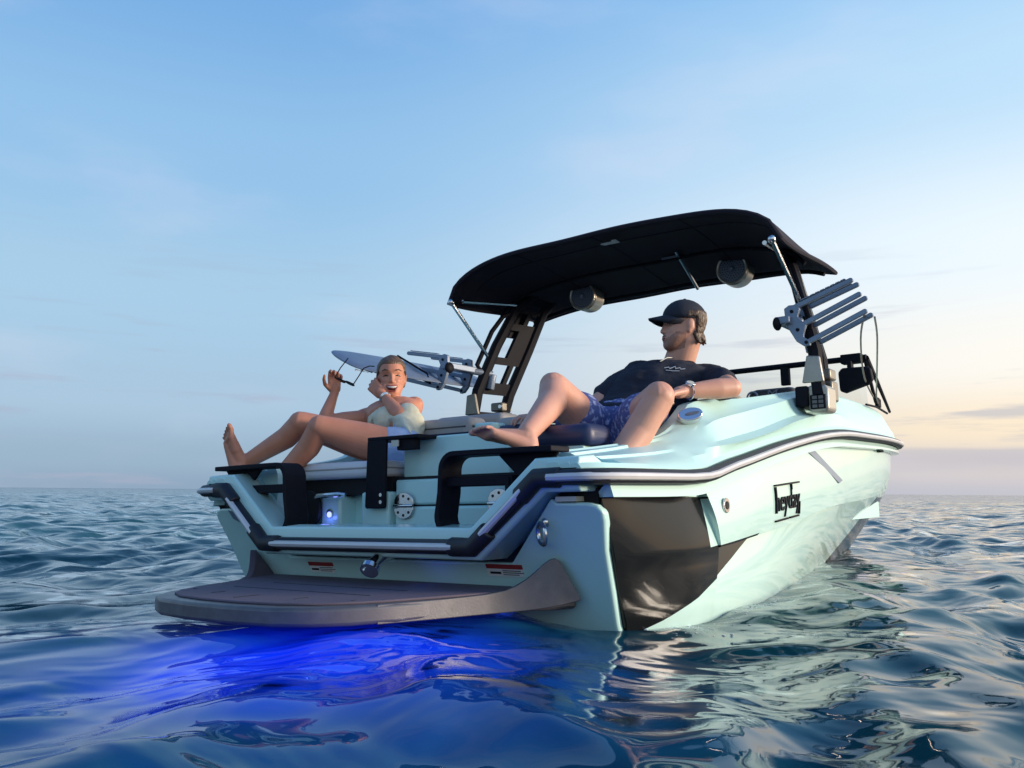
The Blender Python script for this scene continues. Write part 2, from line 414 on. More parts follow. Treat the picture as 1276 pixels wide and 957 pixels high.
# cap that carries the rail round the transom notch
PATH = [(-.99, 0, .489), (-.838, 0, .489), (-.563, 0, .262), (.563, 0, .262), (.838, 0, .489), (.99, 0, .489)]
cap = MB()
def capsec(up_, dn, v0, v1): return [(up_, v0), (up_, v1), (-dn, v1), (-dn, v0)]
cap.sweep(PATH, [(.046, .012), (.046, .17), (-.045, .17), (-.075, .10), (-.066, .006), (-.03, -.0), (.03, 0)], (0, 1, 0))
cap.build('transom_cap', M['mint'], boat, bevel=.008, seg=3, angle=40)
# underside wedge from lip down to the lower transom, as in a stepped stern
mb = MB()
mb.plate([(-.57, .195), (.57, .195), (.50, .12), (-.50, .12)], .03, .076, tp)
ud = mb
# rub rail: black rubber along the notch and both sides, steel insert on top of it
def rail_path(sg):
    return [(sg * (u_r(v) - .004), v, w_r(v)) for v in [.05, .09, .14, .19, .25, .33, .43, .55, .68, .76, .84, .95, 1.1] + [1.3 + .2*i for i in range(17)] + [4.65, 4.78, 4.9, 5.0, 5.07, 5.12, 5.15]]
FULL = [p for p in reversed(rail_path(-1))] + [(-1.03, .015, .489), (-.99, -.008, .489)] + [(-.845, -.012, .489), (-.563, -.012, .262), (.563, -.012, .262), (.845, -.012, .489)] + [(.99, -.008, .489), (1.03, .015, .489)] + rail_path(1)
rub = MB(); rub.tube(FULL, .027, 10, up=(.0, .12, 1)); rubo = rub.build('rub_rail', M['rubber'], boat)
def offset_out(P, d):
    out = []
    for p in P:
        x, y, z = p
        if y > .04: out.append((x + d * (1 if x > 0 else -1), y, z))
        else: out.append((x, y - d, z))
    return out
ins = MB()
ins.tube(offset_out([(.89, -.012, .489), (.99, -.008, .489), (1.036, .012, .489)] + rail_path(1), .0215), .0135, 8, up=(0, .1, 1))
ins.tube(offset_out([(-.89, -.012, .489), (-.99, -.008, .489), (-1.036, .012, .489)] + rail_path(-1), .0215), .0135, 8, up=(0, .1, 1))
for a, b in (((-.79, .45), (-.615, .305)), ((-.49, .262), (.49, .262)), ((.615, .305), (.79, .45))):
    ins.tube([(a[0], -.034, a[1]), (b[0], -.034, b[1])], .0135, 8)
ins.build('steel_insert', mat('satin rail insert', (.66, .65, .66), .38, .25, var=.08, scale=9), rubo)
for sg in (1, -1):
    for c, d0, d1 in (((.838, .489), (.925, .489), (.765, .428)), ((.563, .262), (.635, .321), (.465, .262))):
        e = MB(); e.tube([(sg*d0[0], (-.004 if d0[0] > .9 else -.012), d0[1]), (sg*c[0], -.014, c[1]), (sg*d1[0], -.012, d1[1])], .034, 12)
        e.build('corner_joint', M['rubber'], rubo, bevel=.006)

# swim platform
outl = [(.84, .21), (.80, .12), (.74, .06), (.70, .01), (.655, -.06), (.605, -.20), (.55, -.37), (.49, -.50), (.41, -.59), (.29, -.645), (.1, -.67)]
outl = outl + [(-a, b) for a, b in reversed(outl)]
plat = MB(); plat.plate(outl, .050, .108, lambda a, b, d: (a, b, d))
plato = plat.build('swim_platform', M['cast'], boat, bevel=.012, seg=3)
pd = MB()
pd.plate([(.74, .19), (.70, .072), (.67, .01), (.625, -.07), (.57, -.205), (.507, -.362), (.445, -.465), (.372, -.54), (.262, -.592), (.1, -.617)] + [(-a, b) for a, b in reversed([(.74, .19), (.70, .072), (.67, .01), (.625, -.07), (.57, -.205), (.507, -.362), (.445, -.465), (.372, -.54), (.262, -.592), (.1, -.617)])], .107, .116, lambda a, b, d: (a, b, d))
pado = pd.build('deck_pad', M['pad'], plato, bevel=.004)
sl = MB()
for q in (-.42, -.22, .0, .22, .42):
    sl.box((q - .003, -.56 + abs(q) * .30, .1155), (q + .003, -.46 + abs(q) * .1, .1172))
sl.box((-.36, -.30, .1155), (.36, -.296, .1172)); sl.box((-.36, -.12, .1155), (.36, -.116, .1172))
sl.build('pad_groove', M['dark'], pado)
for sg in (1, -1):
    pth = [(.52, -.425), (.605, -.20), (.655, -.06), (.690, .0), (.715, .028), (.740, .052), (.765, .074), (.785, .090), (.802, .104), (.816, .115), (.828, .126), (.875, .175)]
    tops = [.1085, .1095, .113, .122, .136, .156, .182, .205, .220, .224, .214, .090]
    bots = [.0485, .0485, .0485, .050, .052, .054, .057, .060, .063, .066, .069, .082]
    g = MB(); RG = []
    for i, ((a, b), tz, bz) in enumerate(zip(pth, tops, bots)):
        p = Vector((a, b)); t = (Vector(pth[min(i+1, len(pth)-1)]) - Vector(pth[max(i-1, 0)])).normalized(); n_ = Vector((t.y, -t.x))
        o_ = p + n_*.003; i_ = p - n_*.022; ib = p - n_*(.030 + max(0, tz - .112)*.75)
        RG.append([(sg*o_.x, o_.y, bz), (sg*o_.x, o_.y, tz), (sg*i_.x, i_.y, tz - .001), (sg*ib.x, ib.y, max(bz, .10) if i < 11 else bz), (sg*i_.x, i_.y, bz)])
    g.rings(RG); g.build('side_wing', M['cast'] if sg > 0 else M['pad'], plato, bevel=.006, seg=3)

# drain pipe, rings, decals and fittings on the transom
e = MB(); e.tube([(.05, .16, .24), (.08, .04, .220), (.11, -.05, .185)], .026, 14); e.disc((.11, -.05, .185), (.2, -.6, -.55), .036, .02, 20)
e.tube([(.10, -.058, .178), (.116, -.064, .172)], .022, 12); e.build('drain_pipe', M['steel'], boat)
def torus(c, r, t, axis=(0, 1, 0), n=22):
    c = Vector(c); a = Vector(axis).normalized(); x = a.orthogonal().normalized(); y = a.cross(x)
    return [c + (x*math.cos(k) + y*math.sin(k)) * r for k in (2*math.pi*j/n for j in range(n))]
for c in ((.79, tv(.305) - .03, .305), (-.735, tv(.315) - .03, .315)):
    e = MB(); e.tube(torus(c, .036, 0, (.55, .8, .1)), .008, 8, close=True)
    e.sphere((c[0] + .008, c[1] + .017, c[2] + .04), (.014, .02, .018)); e.build('tow_ring', M['steel'], boat)
for c, wdt in (((-.415, 0, .155), .15), ((.565, 0, .172), .16)):
    n0 = len(bpy.data.meshes)
    e = MB(); e.box((c[0] - wdt/2, c[1] - .001, c[2] - .022), (c[0] + wdt/2, c[1] + .004, c[2] + .006)); d = e.build('warning_sticker', M['white'], boat)
    e = MB(); e.box((c[0] - wdt/2, c[1] - .003, c[2] + .006), (c[0] + wdt/2, c[1] + .004, c[2] + .022)); e.build('red_band', M['red'], d)
    e = MB()
    for i, (l0, l1) in enumerate(((.0, .08), (.0, .09), (.0, .07))): e.box((c[0] + l0 - .01, c[1] - .003, c[2] - .002 - i*.007), (c[0] + l1 - .01, c[1] + .002, c[2] + .0005 - i*.007))
    e.box((c[0] - wdt/2 + .012, c[1] - .003, c[2] - .013), (c[0] - .02, c[1] + .002, c[2] - .005)); q_ = e.build('printing', M['dark'], d)
    for o_ in (d, *d.children):
        for v_ in o_.data.vertices: v_.co.y += tv(v_.co.z) - .002
e = MB(); e.plate([(-.915, .40), (-.865, .388), (-.858, .345), (-.90, .362)], -.006, .004, tr); e.build('emblem', M['bluegrey'], boat)
e = MB(); e.box((.865, .05, .412), (.945, .10, .428)); e.build('step_light', M['cream'], boat)

# ---- transom deck, consoles, seats
e = MB(); e.box((-.62, .165, .262), (.66, .46, .297)); e.build('transom_deck_pad', M['navy_pad'], boat, bevel=.004)
e = MB(); e.box((-.155, .345, .296), (.70, .64, .405)); e.build('console_base', M['mint'], boat, bevel=.012, seg=3)
e = MB(); e.box((-.155, .35, .411), (.70, .66, .518)); e.build('hatch_lid', M['mint'], boat, bevel=.01, seg=3)
e = MB(); e.box((-.150, .36, .40), (.69, .63, .53)); e.build('hatch_gap', M['dark'], boat)
e = MB(); e.box((-.155, .40, .524), (.425, .80, .70)); e.box((.425, .405, .524), (.585, .80, .625)); e.box((.592, .405, .524), (.76, .80, .625)); e.build('locker_front', M['mint'], boat, bevel=.008, seg=3)
e = MB(); e.box((-.16, .41, .699), (.425, .82, .708)); e.build('locker_trim', M['navy_pad'], boat, bevel=.003)
e = MB(); e.box((.43, .385, .618), (.80, .56, .705)); e.build('seat_bolster', M['navy_vinyl'], boat, bevel=.035, seg=4)
e = MB(); e.box((.21, .60, .707), (.42, .84, .745)); e.build('sun_pad', M['navy_vinyl'], boat, bevel=.015, seg=3)
for x, z in ((-.092, .408), (.415, .412)):
    h = MB()
    h.plate([(x + .055*math.cos(q), z + .006 + .05*abs(math.sin(q))**.8) for q in np.linspace(0, math.pi, 11)], .332, .345, tp)
    h.plate([(x + .055*math.cos(q), z - .006 - .05*abs(math.sin(q))**.8) for q in np.linspace(0, -math.pi, 11)], .332, .345, tp)
    h.tube([(x - .055, .332, z), (x + .055, .332, z)], .008, 8); ho = h.build('hinge', M['steel'], boat, bevel=.002)
    for dx, dz in ((-.03, .028), (0, .04), (.03, .028), (-.03, -.028), (0, -.04), (.03, -.028)):
        s_ = MB(); s_.disc((x + dx, .3325, z + dz), (0, -1, 0), .006, .002, 10); s_.build('screw', M['dark'], ho)
# port seat
e = MB(); e.box((-.80, .42, .27), (-.165, .86, .47)); e.box((-.335, .32, .297), (-.165, .43, .47)); e.box((-.60, .325, .297), (-.47, .43, .455)); e.box((-.80, .33, .297), (-.70, .43, .47)); e.box((-.80, .335, .297), (-.165, .43, .335))
e.build('seat_base', M['mint'], boat, bevel=.014, seg=3)
e = MB(); e.box((-.79, .36, .46), (-.18, .85, .535)); e.build('seat_gap_shade', M['dark'], boat)  # near-black box, the shadow under the cushion put into its colour
e = MB(); e.box((-.81, .31, .532), (-.205, .88, .607)); e.build('seat_cushion', M['white_vinyl'], boat, bevel=.025, seg=4)
def piping(o, a, b, z, m):
    e = MB(); e.tube([(a[0] + .03, a[1] + .003, z), (a[0] + .003, a[1] + .03, z), (a[0] + .003, b[1] - .03, z), (a[0] + .03, b[1] - .003, z), (b[0] - .03, b[1] - .003, z), (b[0] - .003, b[1] - .03, z), (b[0] - .003, a[1] + .03, z), (b[0] - .03, a[1] + .003, z)], .0055, 6, close=True, up=(0, 0, 1))
    e.build('piping', m, o)
piping(bpy.data.objects['seat_cushion'], (-.81, .31), (-.205, .88), .574, M['grey_vinyl'])
e = MB(); e.tube([(-.60, .30, .452), (-.57, .285, .458), (-.44, .285, .462), (-.41, .30, .458)], .012, 8); e.build('seat_handle', M['steel'], boat)
e = MB(); e.disc((-.535, .326, .378), (0, -1, 0), .02, .006, 20); co = e.build('courtesy_light', M['steel'], boat)
e = MB(); e.disc((-.535, .320, .374), (0, -1, 0), .013, .003, 18); e.build('light_lens', emis('blue white led', (.25, .3, 1.), 2.5), co)
e = MB(); e.disc((-.655, .31, .40), (0, -1, 0), .085, .02, 26); e.build('dark_disc', M['dark'], boat)  # plain dark disc put in for the dark opening behind the bracket
# backrests behind the port seat
e = MB(); e.box((-.93, .86, .62), (-.16, 1.02, .835)); bo = e.build('backrest', M['grey_vinyl'], boat, bevel=.04, seg=4); piping(bo, (-.93, .86), (-.16, 1.02), .785, M['dark_vinyl'])
e = MB(); e.box((-.62, 1.12, .70), (-.16, 1.3, .875)); e.build('backrest', M['grey_vinyl'], boat, bevel=.035, seg=4)
e = MB(); e.box((-.17, .90, .60), (-.05, 1.04, .80)); e.build('walkway_post', M['mint'], boat, bevel=.01)
e = MB(); e.box((-.11, 1.0, .66), (.06, 1.16, .83)); e.build('armrest', M['grey_vinyl'], boat, bevel=.03, seg=3)
e = MB(); e.box((-.08, 1.2, .74), (.52, 1.5, .80)); e.build('engine_cover_pad', M['tan_vinyl'], boat, bevel=.02, seg=3)
e = MB(); e.box((.42, 1.36, .60), (.92, 1.52, .88)); e.build('backrest', M['tan_vinyl'], boat, bevel=.04, seg=4)
e = MB(); e.box((.432, .55, .50), (.88, 1.4, .63)); e.build('seat_cushion', M['white_vinyl'], boat, bevel=.03, seg=4)
# helm seats further forward
hs = MB(); hs.box((.57, 2.55, .5), (.86, 2.68, 1.06)); hso = hs.build('helm_seat', M['dark_vinyl'], boat, bevel=.05, seg=4)
e = MB(); e.tube(torus((.61, 2.545, 1.01), .032, 0, (0, 1, 0)), .006, 8, close=True); e.build('seat_emblem', M['bluegrey'], hso)
mbt = text_mesh('M', .065, .006, lambda x, y, z: (.73 + x, 2.546 + z, 1.02 + y), sx=1.3); mbt.build('seat_lettering', M['grille'], hso)
e = MB(); e.box((.42, 2.3, .5), (.62, 2.42, 1.015)); e.build('companion_seat', M['tan_vinyl'], boat, bevel=.05, seg=4)

# ---- black step brackets
def band(P, v0, v1, th):
    m_ = MB(); m_.sweep([(a, 0, b) for a, b in P], [(th/2, v0), (th/2, v1), (-th/2, v1), (-th/2, v0)], (0, 1, 0)); return m_
def arc(c, r, a0, a1, n=6): return [(c[0] + r*math.cos(math.radians(a0 + (a1-a0)*i/n)), c[1] + r*math.sin(math.radians(a0 + (a1-a0)*i/n))) for i in range(n+1)]
bp = [(.865, .589), (.50, .590)] + arc((.435, .532), .058, 88, 172) + [(.372, .45), (.358, .37)] + arc((.412, .364), .054, 182, 268) + [(.56, .312)]
for sg in (1, -1):
    P = bp if sg > 0 else [(-.985, .587)] + [(-a - .12, b) for a, b in bp[1:]]
    P = [(min(a, .98) if sg > 0 else max(a, -.985), b) for a, b in P]
    m_ = band(P, .03, .145, .02)
    o_ = (0 if sg > 0 else -.12)
    m_.box((min(sg*.37, sg*.68) + o_, .06, .472), (max(sg*.37, sg*.68) + o_, .125, .508))
    m_.plate([(sg*.60 + o_, .581), (sg*.86 + o_, .581), (sg*.78 + o_, .50), (sg*.72 + o_, .47)], .085, .10, tp)
    m_.box((min(sg*.655, sg*.672) + o_, .05, .38), (max(sg*.655, sg*.672) + o_, .13, .50))
    m_.build('step_bracket', M['black'], boat, bevel=.004)
m_ = MB()
m_.plate([(-.275, .405), (-.268, .398), (-.165, .398), (-.158, .405), (-.150, .688), (-.262, .688)], .286, .302, tp)
m_.box((-.262, .286, .686), (.035, .43, .702)); m_.box((-.10, .30, .64), (.0, .34, .686))
mo = m_.build('grab_bracket', M['black'], boat, bevel=.004)
for q in (.455, .425):
    e = MB(); e.disc((-.178, .2865, q), (0, -1, 0), .008, .004, 12); e.build('bolt', M['steel'], mo)
e = MB(); e.box((-.115, .283, .656), (-.075, .288, .682)); e.build('cream_tag', M['cream'], mo)

# ---- side fittings on the starboard side, and to port where they mirror
def side_pt(v, w, out=0., sg=1):
    """A point on the upper hull side at height w."""
    ur, wr, uk, wk = u_r(v), w_r(v), u_k(v), w_k(v); off = .035 * max(0., min(1., (3.0 - v) / 2.0)) if v > .8 else 0
    q = (wr - .071 - w) / (wr - .071 - wk)
    return Vector((sg * ((ur - .075 + off) * (1 - q) + (uk - .035 + off) * q + .012 * math.sin(math.pi * q) + out), v, w))
for sg in (1, -1):
    c = side_pt(.907, .39, 0, sg)
    e = MB(); e.disc(c, (sg, 0, 0), .03, .008, 20); fo = e.build('water_outlet', M['steel'], boat, bevel=.002)
    e = MB(); e.disc(c + Vector((sg*.008, 0, 0)), (sg, 0, 0), .016, .002, 16); e.build('outlet_hole', M['dark'], fo)
    # silver stripe set in the side
    st = MB(); A0, A1 = side_pt(2.10, .66, .0, sg), side_pt(2.70, .50, .0, sg); B0, B1 = side_pt(2.24, .67, .0, sg), side_pt(2.80, .518, .0, sg)
    O_ = Vector((sg*.008, 0, 0)); I_ = Vector((-sg*.02, 0, 0))
    st.rings([[A0 + O_, A0 + I_, B0 + I_, B0 + O_], [A1 + O_, A1 + I_, B1 + I_, B1 + O_]]); st.build('side_stripe', M['bluegrey'], boat, bevel=.003)
    c = side_pt(4.02, .755, .006, sg)
    e = MB(); e.box((c.x - .02, c.y - .05, c.z - .022), (c.x + .02, c.y + .05, c.z + .022)); e.build('navigation_light', M['black'], boat, bevel=.006)
    # pop-up cleat in the coaming's after face
    c = Vector((sg * .985, .86, .752)); ax = Vector((sg * .55, -.75, .45)).normalized()
    X_ = Vector((sg * .62, .78, .1)).normalized(); X_ = (X_ - ax * X_.dot(ax)).normalized(); Y_ = ax.cross(X_)
    e = MB(); e.rings([[c + ax * h + X_ * math.cos(k) * .052 + Y_ * math.sin(k) * .030 for k in (2*math.pi*j/20 for j in range(20))] for h in (-.03, .010)])
    cl = e.build('cleat', M['steel'], boat, bevel=.003)
    e = MB(); e.rings([[c + ax * h + X_ * (math.cos(k) * .030 + .006) + Y_ * math.sin(k) * .007 for k in (2*math.pi*j/20 for j in range(20))] for h in (.0, .0125)]); e.build('cleat_well', M['grille'], cl)
    # name on the side: bracket frame and lettering, as on the boat
    def nm(x, y, z, sg=sg):
        v = 1.70 + x * (1 if sg > 0 else -1); w = .408 + y*.78 + x * .06
        p = side_pt(v, w, .004 + z, sg); return p
    tm = text_mesh('heyday', .175, .006, nm, sx=.80, bold=.0)
    to = tm.build('name_lettering', M['black'], boat)
    e = MB()
    def bar(x0, y0, x1, y1, t=.005):
        dx, dy = x1 - x0, y1 - y0; l = math.hypot(dx, dy); nx, ny = -dy/l*t, dx/l*t
        K = 6; R = []
        for i in range(K + 1):
            q = i / K; cx, cy = x0 + dx*q, y0 + dy*q
            R.append([nm(cx + nx, cy + ny, .006), nm(cx - nx, cy - ny, .006), nm(cx - nx, cy - ny, -.012), nm(cx + nx, cy + ny, -.012)])
        e.rings(R)
    bar(-.195, .098, .19, .098); bar(-.187, .09, -.187, -.062); bar(.06, .095, .06, .06, .004)
    bar(-.195, -.106, .0, -.106); bar(.03, -.106, .175, -.106); bar(.182, -.098, .182, -.02)
    e.build('name_frame', M['black'], to)

# ---- windshield
WS = MB()
top = [(-1.0, 3.55, 1.325), (-.55, 3.56, 1.33), (0, 3.57, 1.335), (.55, 3.56, 1.335), (1.015, 3.55, 1.335)]
WS.tube(top, .02, 8, flat=1.2); wso = WS.build('windshield_frame', M['black'], boat)
for sg in (1, -1):
    e = MB(); e.tube([(sg*1.01, 3.55, 1.33), (sg*.985, 3.9, 1.22), (sg*.93, 4.45, 1.05)], [.022, .014, .01], 8)
    e.tube([(sg*.93, 3.8, 1.05), (sg*.925, 4.1, 1.058), (sg*.90, 4.5, 1.045)], .008, 8); e.tube([(sg*1.0, 3.57, 1.32), (sg*.95, 3.98, 1.08)], .012, 8)
    e.build('side_post', M['black'], wso)
    e = MB(); e.box((sg*.47 - .03, 3.54, 1.2), (sg*.47 + .03, 3.58, 1.33), Matrix.Identity(4)); e.build('frame_bracket', M['black'], wso, bevel=.005)
def glassmat():
    m, nt, N, L = nodes('clear windshield glass')
    o = N('ShaderNodeOutputMaterial'); mx = N('ShaderNodeMixShader'); t = N('ShaderNodeBsdfTransparent'); g = N('ShaderNodeBsdfGlossy'); f = N('ShaderNodeLayerWeight')
    nz = N('ShaderNodeTexNoise'); nz.inputs['Scale'].default_value = 3
    mr = N('ShaderNodeMapRange'); mr.inputs['To Min'].default_value = .02; mr.inputs['To Max'].default_value = .06
    L(nz.outputs['Fac'], mr.inputs['Value']); L(mr.outputs[0], g.inputs['Roughness'])
    f.inputs[0].default_value = .12; t.inputs[0].default_value = (.93, .96, .95, 1)
    L(f.outputs['Fresnel'], mx.inputs[0]); L(t.outputs[0], mx.inputs[1]); L(g.outputs[0], mx.inputs[2]); L(mx.outputs[0], o.inputs[0])
    return m
M['glass'] = glassmat()
e = MB(); e.add([(-.99, 3.56, 1.32), (.99, 3.56, 1.32), (.87, 4.1, 1.05), (-.87, 4.1, 1.05)], [(0, 1, 2, 3)]); e.build('windshield_pane', M['glass'], wso)
e = MB(); e.plate([(.86, 1.235), (.885, 1.262), (1.03, 1.258), (1.065, 1.245), (1.075, 1.17), (1.05, 1.14), (.90, 1.095), (.865, 1.11)], 3.42, 3.47, tp); mo = e.build('rear_view_mirror', M['black'], wso, bevel=.014, seg=3)
e = MB(); e.box((.86, 3.50, 1.30), (.99, 3.58, 1.362)); e.box((.91, 3.46, 1.24), (.94, 3.52, 1.31)); e.build('mirror_clamp', M['black'], mo, bevel=.006)

# ---- tower
def tower_leg(sg):
    rear = [(1.135, 2.08, .93), (1.115, 2.12, 1.16), (1.03, 2.22, 1.47), (.945, 2.34, 1.74), (.86, 2.44, 1.84), (.74, 2.5, 1.885)]
    front = [(1.09, 2.33, .93), (1.06, 2.40, 1.16), (.965, 2.50, 1.47), (.885, 2.58, 1.74), (.80, 2.62, 1.84), (.70, 2.62, 1.885)]
    A = [Vector((sg*a, b, c)) for a, b, c in rear]; B_ = [Vector((sg*a, b, c)) for a, b, c in front]
    m_ = MB()
    m_.tube(A, [.040, .040, .038, .036, .034, .030], 8, flat=.9); m_.tube(B_, [.040, .040, .038, .036, .034, .030], 8, flat=.9)
    fa = lambda P, t: P[min(int(t), len(P)-2)].lerp(P[min(int(t), len(P)-2)+1], t - min(int(t), len(P)-2))
    out = Vector((sg, 0, .25)).normalized() * .012
    def web(t0, t1, k0=0., k1=1.):
        q = [fa(A, t0).lerp(fa(B_, t0), k0), fa(A, t0).lerp(fa(B_, t0), k1), fa(A, t1).lerp(fa(B_, t1), k1), fa(A, t1).lerp(fa(B_, t1), k0)]
        m_.rings([[p + out for p in q], [p - out for p in q]])
    web(.0, .42); web(.95, 1.22); web(1.62, 1.78); web(1.78, 2.45, .42, 1.); web(1.22, 1.62, .6, .72); web(2.45, 2.62); web(2.9, 3.0); web(3.3, 4.2)
    web(2.62, 2.9, .45, .55)
    lo = m_.build('tower_leg', M['black'], boat)
    # grab handle on the leg's after edge
    h = MB(); h.tube([A[1].lerp(A[2], .35) + Vector((0, 0, 0)), A[1].lerp(A[2], .5) + Vector((sg*.03, -.07, .02)), A[2].lerp(A[3], .35) + Vector((sg*.03, -.09, 0)), A[2].lerp(A[3], .75) + Vector((sg*.02, -.07, 0)), A[2].lerp(A[3], .9)], .016, 8)
    h.build('grab_handle', M['black'], lo)
    # pale edge strip down the front bar and hinge block low on the leg
    h = MB(); h.tube([p + Vector((sg*.022, -.008, 0)) for p in B_[1:5]], .013, 6); h.build('edge_trim', M['bronze'], lo)
    h = MB(); h.box((sg*1.09 - .05, 2.30, .925), (sg*1.09 + .05, 2.41, 1.035)); h.box((sg*1.09 - .055, 2.295, 1.04), (sg*1.09 + .045, 2.405, 1.10)); h.build('hinge_block', M['bronze'], lo, bevel=.01)
    for q in ((sg*1.06, 2.295, 1.07), (sg*1.12, 2.299, .975), (sg*1.06, 2.299, .97)):
        h = MB(); h.disc(q, (0, -1, 0), .013, .008, 12); h.build('bolt', M['steel'], lo)
    f_ = MB(); f_.plate([(sg*1.085, .985), (sg*1.085, .86), (sg*1.10, .845), (sg*1.17, .845), (sg*1.185, .86), (sg*1.185, .965), (sg*1.17, .985)], 2.06, 2.20, tp); fo = f_.build('tower_foot', M['sunlit_metal' if sg > 0 else 'bronze'], boat, bevel=.012, seg=3)  # starboard copy is lighter, sunlight put into its colour
    f_ = MB(); f_.box((sg*1.13 - .036, 2.052, .862), (sg*1.13 + .042, 2.06, .935)); fg = f_.build('foot_grille', M['black'], fo, bevel=.006)
    f_ = MB()
    for i in range(3):
        for j in range(2): f_.box((sg*1.134 - .027 + j*.031, 2.049, .869 + i*.022), (sg*1.134 - .003 + j*.031, 2.053, .885 + i*.022))
    f_.build('grille_slot', M['cast'], fg)
    f_ = MB(); f_.box((sg*1.055 - .035, 2.05, .88), (sg*1.055 + .032, 2.30, .985)); f_.build('foot_pad', M['black'], fo, bevel=.01)
    f_ = MB(); f_.plate([(sg*1.06, 1.0), (sg*1.17, 1.0), (sg*1.155, 1.13), (sg*1.09, 1.14)], 2.05, 2.075, tp); f_.build('foot_cover', M['sunlit_metal' if sg > 0 else 'bronze'], fo, bevel=.006)
    h = MB(); q_ = [A[2].lerp(A[3], .25), A[2].lerp(A[3], .98)]; r_ = [B_[2].lerp(B_[3], .25), B_[2].lerp(B_[3], .98)]; o2 = Vector((sg*.034, -.012, .006))
    h.rings([[q_[0].lerp(r_[0], .30) + o2, q_[0].lerp(r_[0], .75) + o2, q_[0].lerp(r_[0], .75) + o2*.6, q_[0].lerp(r_[0], .30) + o2*.6], [q_[1].lerp(r_[1], .30) + o2, q_[1].lerp(r_[1], .75) + o2, q_[1].lerp(r_[1], .75) + o2*.6, q_[1].lerp(r_[1], .30) + o2*.6]])
    h.build('side_panel', M['sunlit_metal' if sg > 0 else 'black'], lo, bevel=.004)
for sg in (1, -1): tower_leg(sg)
e = MB(); e.tube([(-.74, 2.5, 1.885), (-.4, 2.52, 1.90), (0, 2.52, 1.905), (.4, 2.52, 1.90), (.74, 2.5, 1.885)], .03, 10); e.tube([(-.70, 2.62, 1.885), (0, 2.64, 1.90), (.70, 2.62, 1.885)], .03, 10); e.build('tower_crossbar', M['black'], boat)
for sg in (1, -1):
    ax = Vector((-.08, 1, .04)).normalized(); c = Vector((sg*.53, 2.54, 1.80)); sx_ = Vector((0, 0, 1)).cross(ax).normalized(); sz_ = ax.cross(sx_)
    s_ = MB(); s_.disc(c, ax, .097, .13, 28); s_.disc(c + ax*.129, ax, .097, .07, 28, .062)
    so = s_.build('tower_speaker', M['speaker_can'], boat, bevel=.012, seg=3)
    s_ = MB(); s_.disc(c - ax*.014, ax, .090, .016, 28); s_.build('speaker_face', M['grille'], so)
    s_ = MB(); s_.tube(torus(c - ax*.012, .089, 0, ax, 30), .009, 8, close=True); s_.build('trim_ring', M['speaker_can'], so)
    s_ = MB(); s_.sphere(c - ax*.014, .019); s_.build('dust_cap', M['bluegrey'], so)
    s_ = MB()
    for k in range(2, 6):
        for j in range(6 * k):
            q = 2*math.pi*j/(6*k); s_.disc(c - ax*.0142 + sx_*(.0145*k*math.cos(q)) + sz_*(.0145*k*math.sin(q)), -ax, .0036, .0012, 6)
    s_.build('grille_hole', M['dark'], so)

# ---- bimini canopy
cn = MB(); NU, NV = 40, 16; R = []
for j in range(NV + 1):
    t = j / NV; row = []
    for i in range(NU + 1):
        s_ = -1 + 2*i/NU
        wr_ = 1.695 + .225 * max(0., 1 - abs(s_)**5) ** .55
        wf = 1.828 - .055 * s_*s_ - .035 * abs(s_)**6
        k = t*t*(3 - 2*t)
        w = wr_*(1 - k) + wf*k + .025*math.sin(math.pi*t) * (1 - s_**4) + .003*math.sin(9*s_ + 7*t)
        u = 1.083 * (1 - .02*t) * (s_ if abs(s_) < .999 else s_)
        v = 1.74 + .05*s_*s_*(1-t) + (1.16 - .1*s_*s_)*t
        row.append((u, v, w))
    R.append(row)
o = 0
cn.v = [q for r in R for q in r]
for j in range(NV):
    for i in range(NU): cn.f.append((j*(NU+1)+i, j*(NU+1)+i+1, (j+1)*(NU+1)+i+1, (j+1)*(NU+1)+i)); cn.mi.append(0)
cno = cn.build('canopy', M['canvas'], boat, angle=60)
sm = cno.modifiers.new('cloth', 'SOLIDIFY'); sm.thickness = .014; sm.offset = 0
hm = MB(); edge = R[0] + [r[-1] for r in R[1:]] + list(reversed(R[-1]))[1:] + [r[0] for r in reversed(R[1:-1])]
hm.tube(edge, .013, 6, close=True); hm.build('canopy_hem', M['canvas'], cno)
sm2 = MB()
for i_ in (10, 20, 30): sm2.tube([(R[j][i_][0], R[j][i_][1], R[j][i_][2] - .0075) for j in range(NV + 1)], .0035, 6)
for j_ in (3,): sm2.tube([(p[0], p[1], p[2] - .0075) for p in R[j_]], .0035, 6)
sm2.build('canopy_seam', M['canvas'], cno)
fr = MB()
for t_, rr in ((.5, .012), (.9, .012)):
    j = int(t_*NV); fr.tube([(p[0]*.97, p[1], p[2] - .03) for p in R[j]], rr, 6)
fr.build('canopy_bow', M['black'], cno)
for sg in (1, -1):
    e = MB(); e.tube([(sg*1.045, 1.77, 1.695), (sg*1.06, 2.16, 1.40)], .012, 8); e.sphere((sg*1.045, 1.77, 1.695), .022); e.build('canopy_strut', M['steel'], boat)
    e = MB(); e.tube([(sg*.99, 1.82, 1.70), (sg*.925, 2.38, 1.765)], .012, 8); e.build('canopy_strut', M['steel'], boat)
e = MB(); e.tube([(.30, 2.25, 1.89), (.22, 2.72, 1.765)], .011, 8); e.build('canopy_strut', M['steel'], boat)
e = MB(); e.plate([(-.01, .0), (.0, .018), (.07, .02), (.075, -.02), (.055, -.022), (.05, -.008), (.0, -.01)], 0, .002, lambda a, b, d: (.02 + a*1.4, 1.87 + b*1.6, 1.893 + d)); e.build('canopy_label', M['white'], cno)
e = MB(); e.box((.18, 2.3, 1.868), (.30, 2.36, 1.88)); e.build('dome_light', M['bluegrey'], cno)

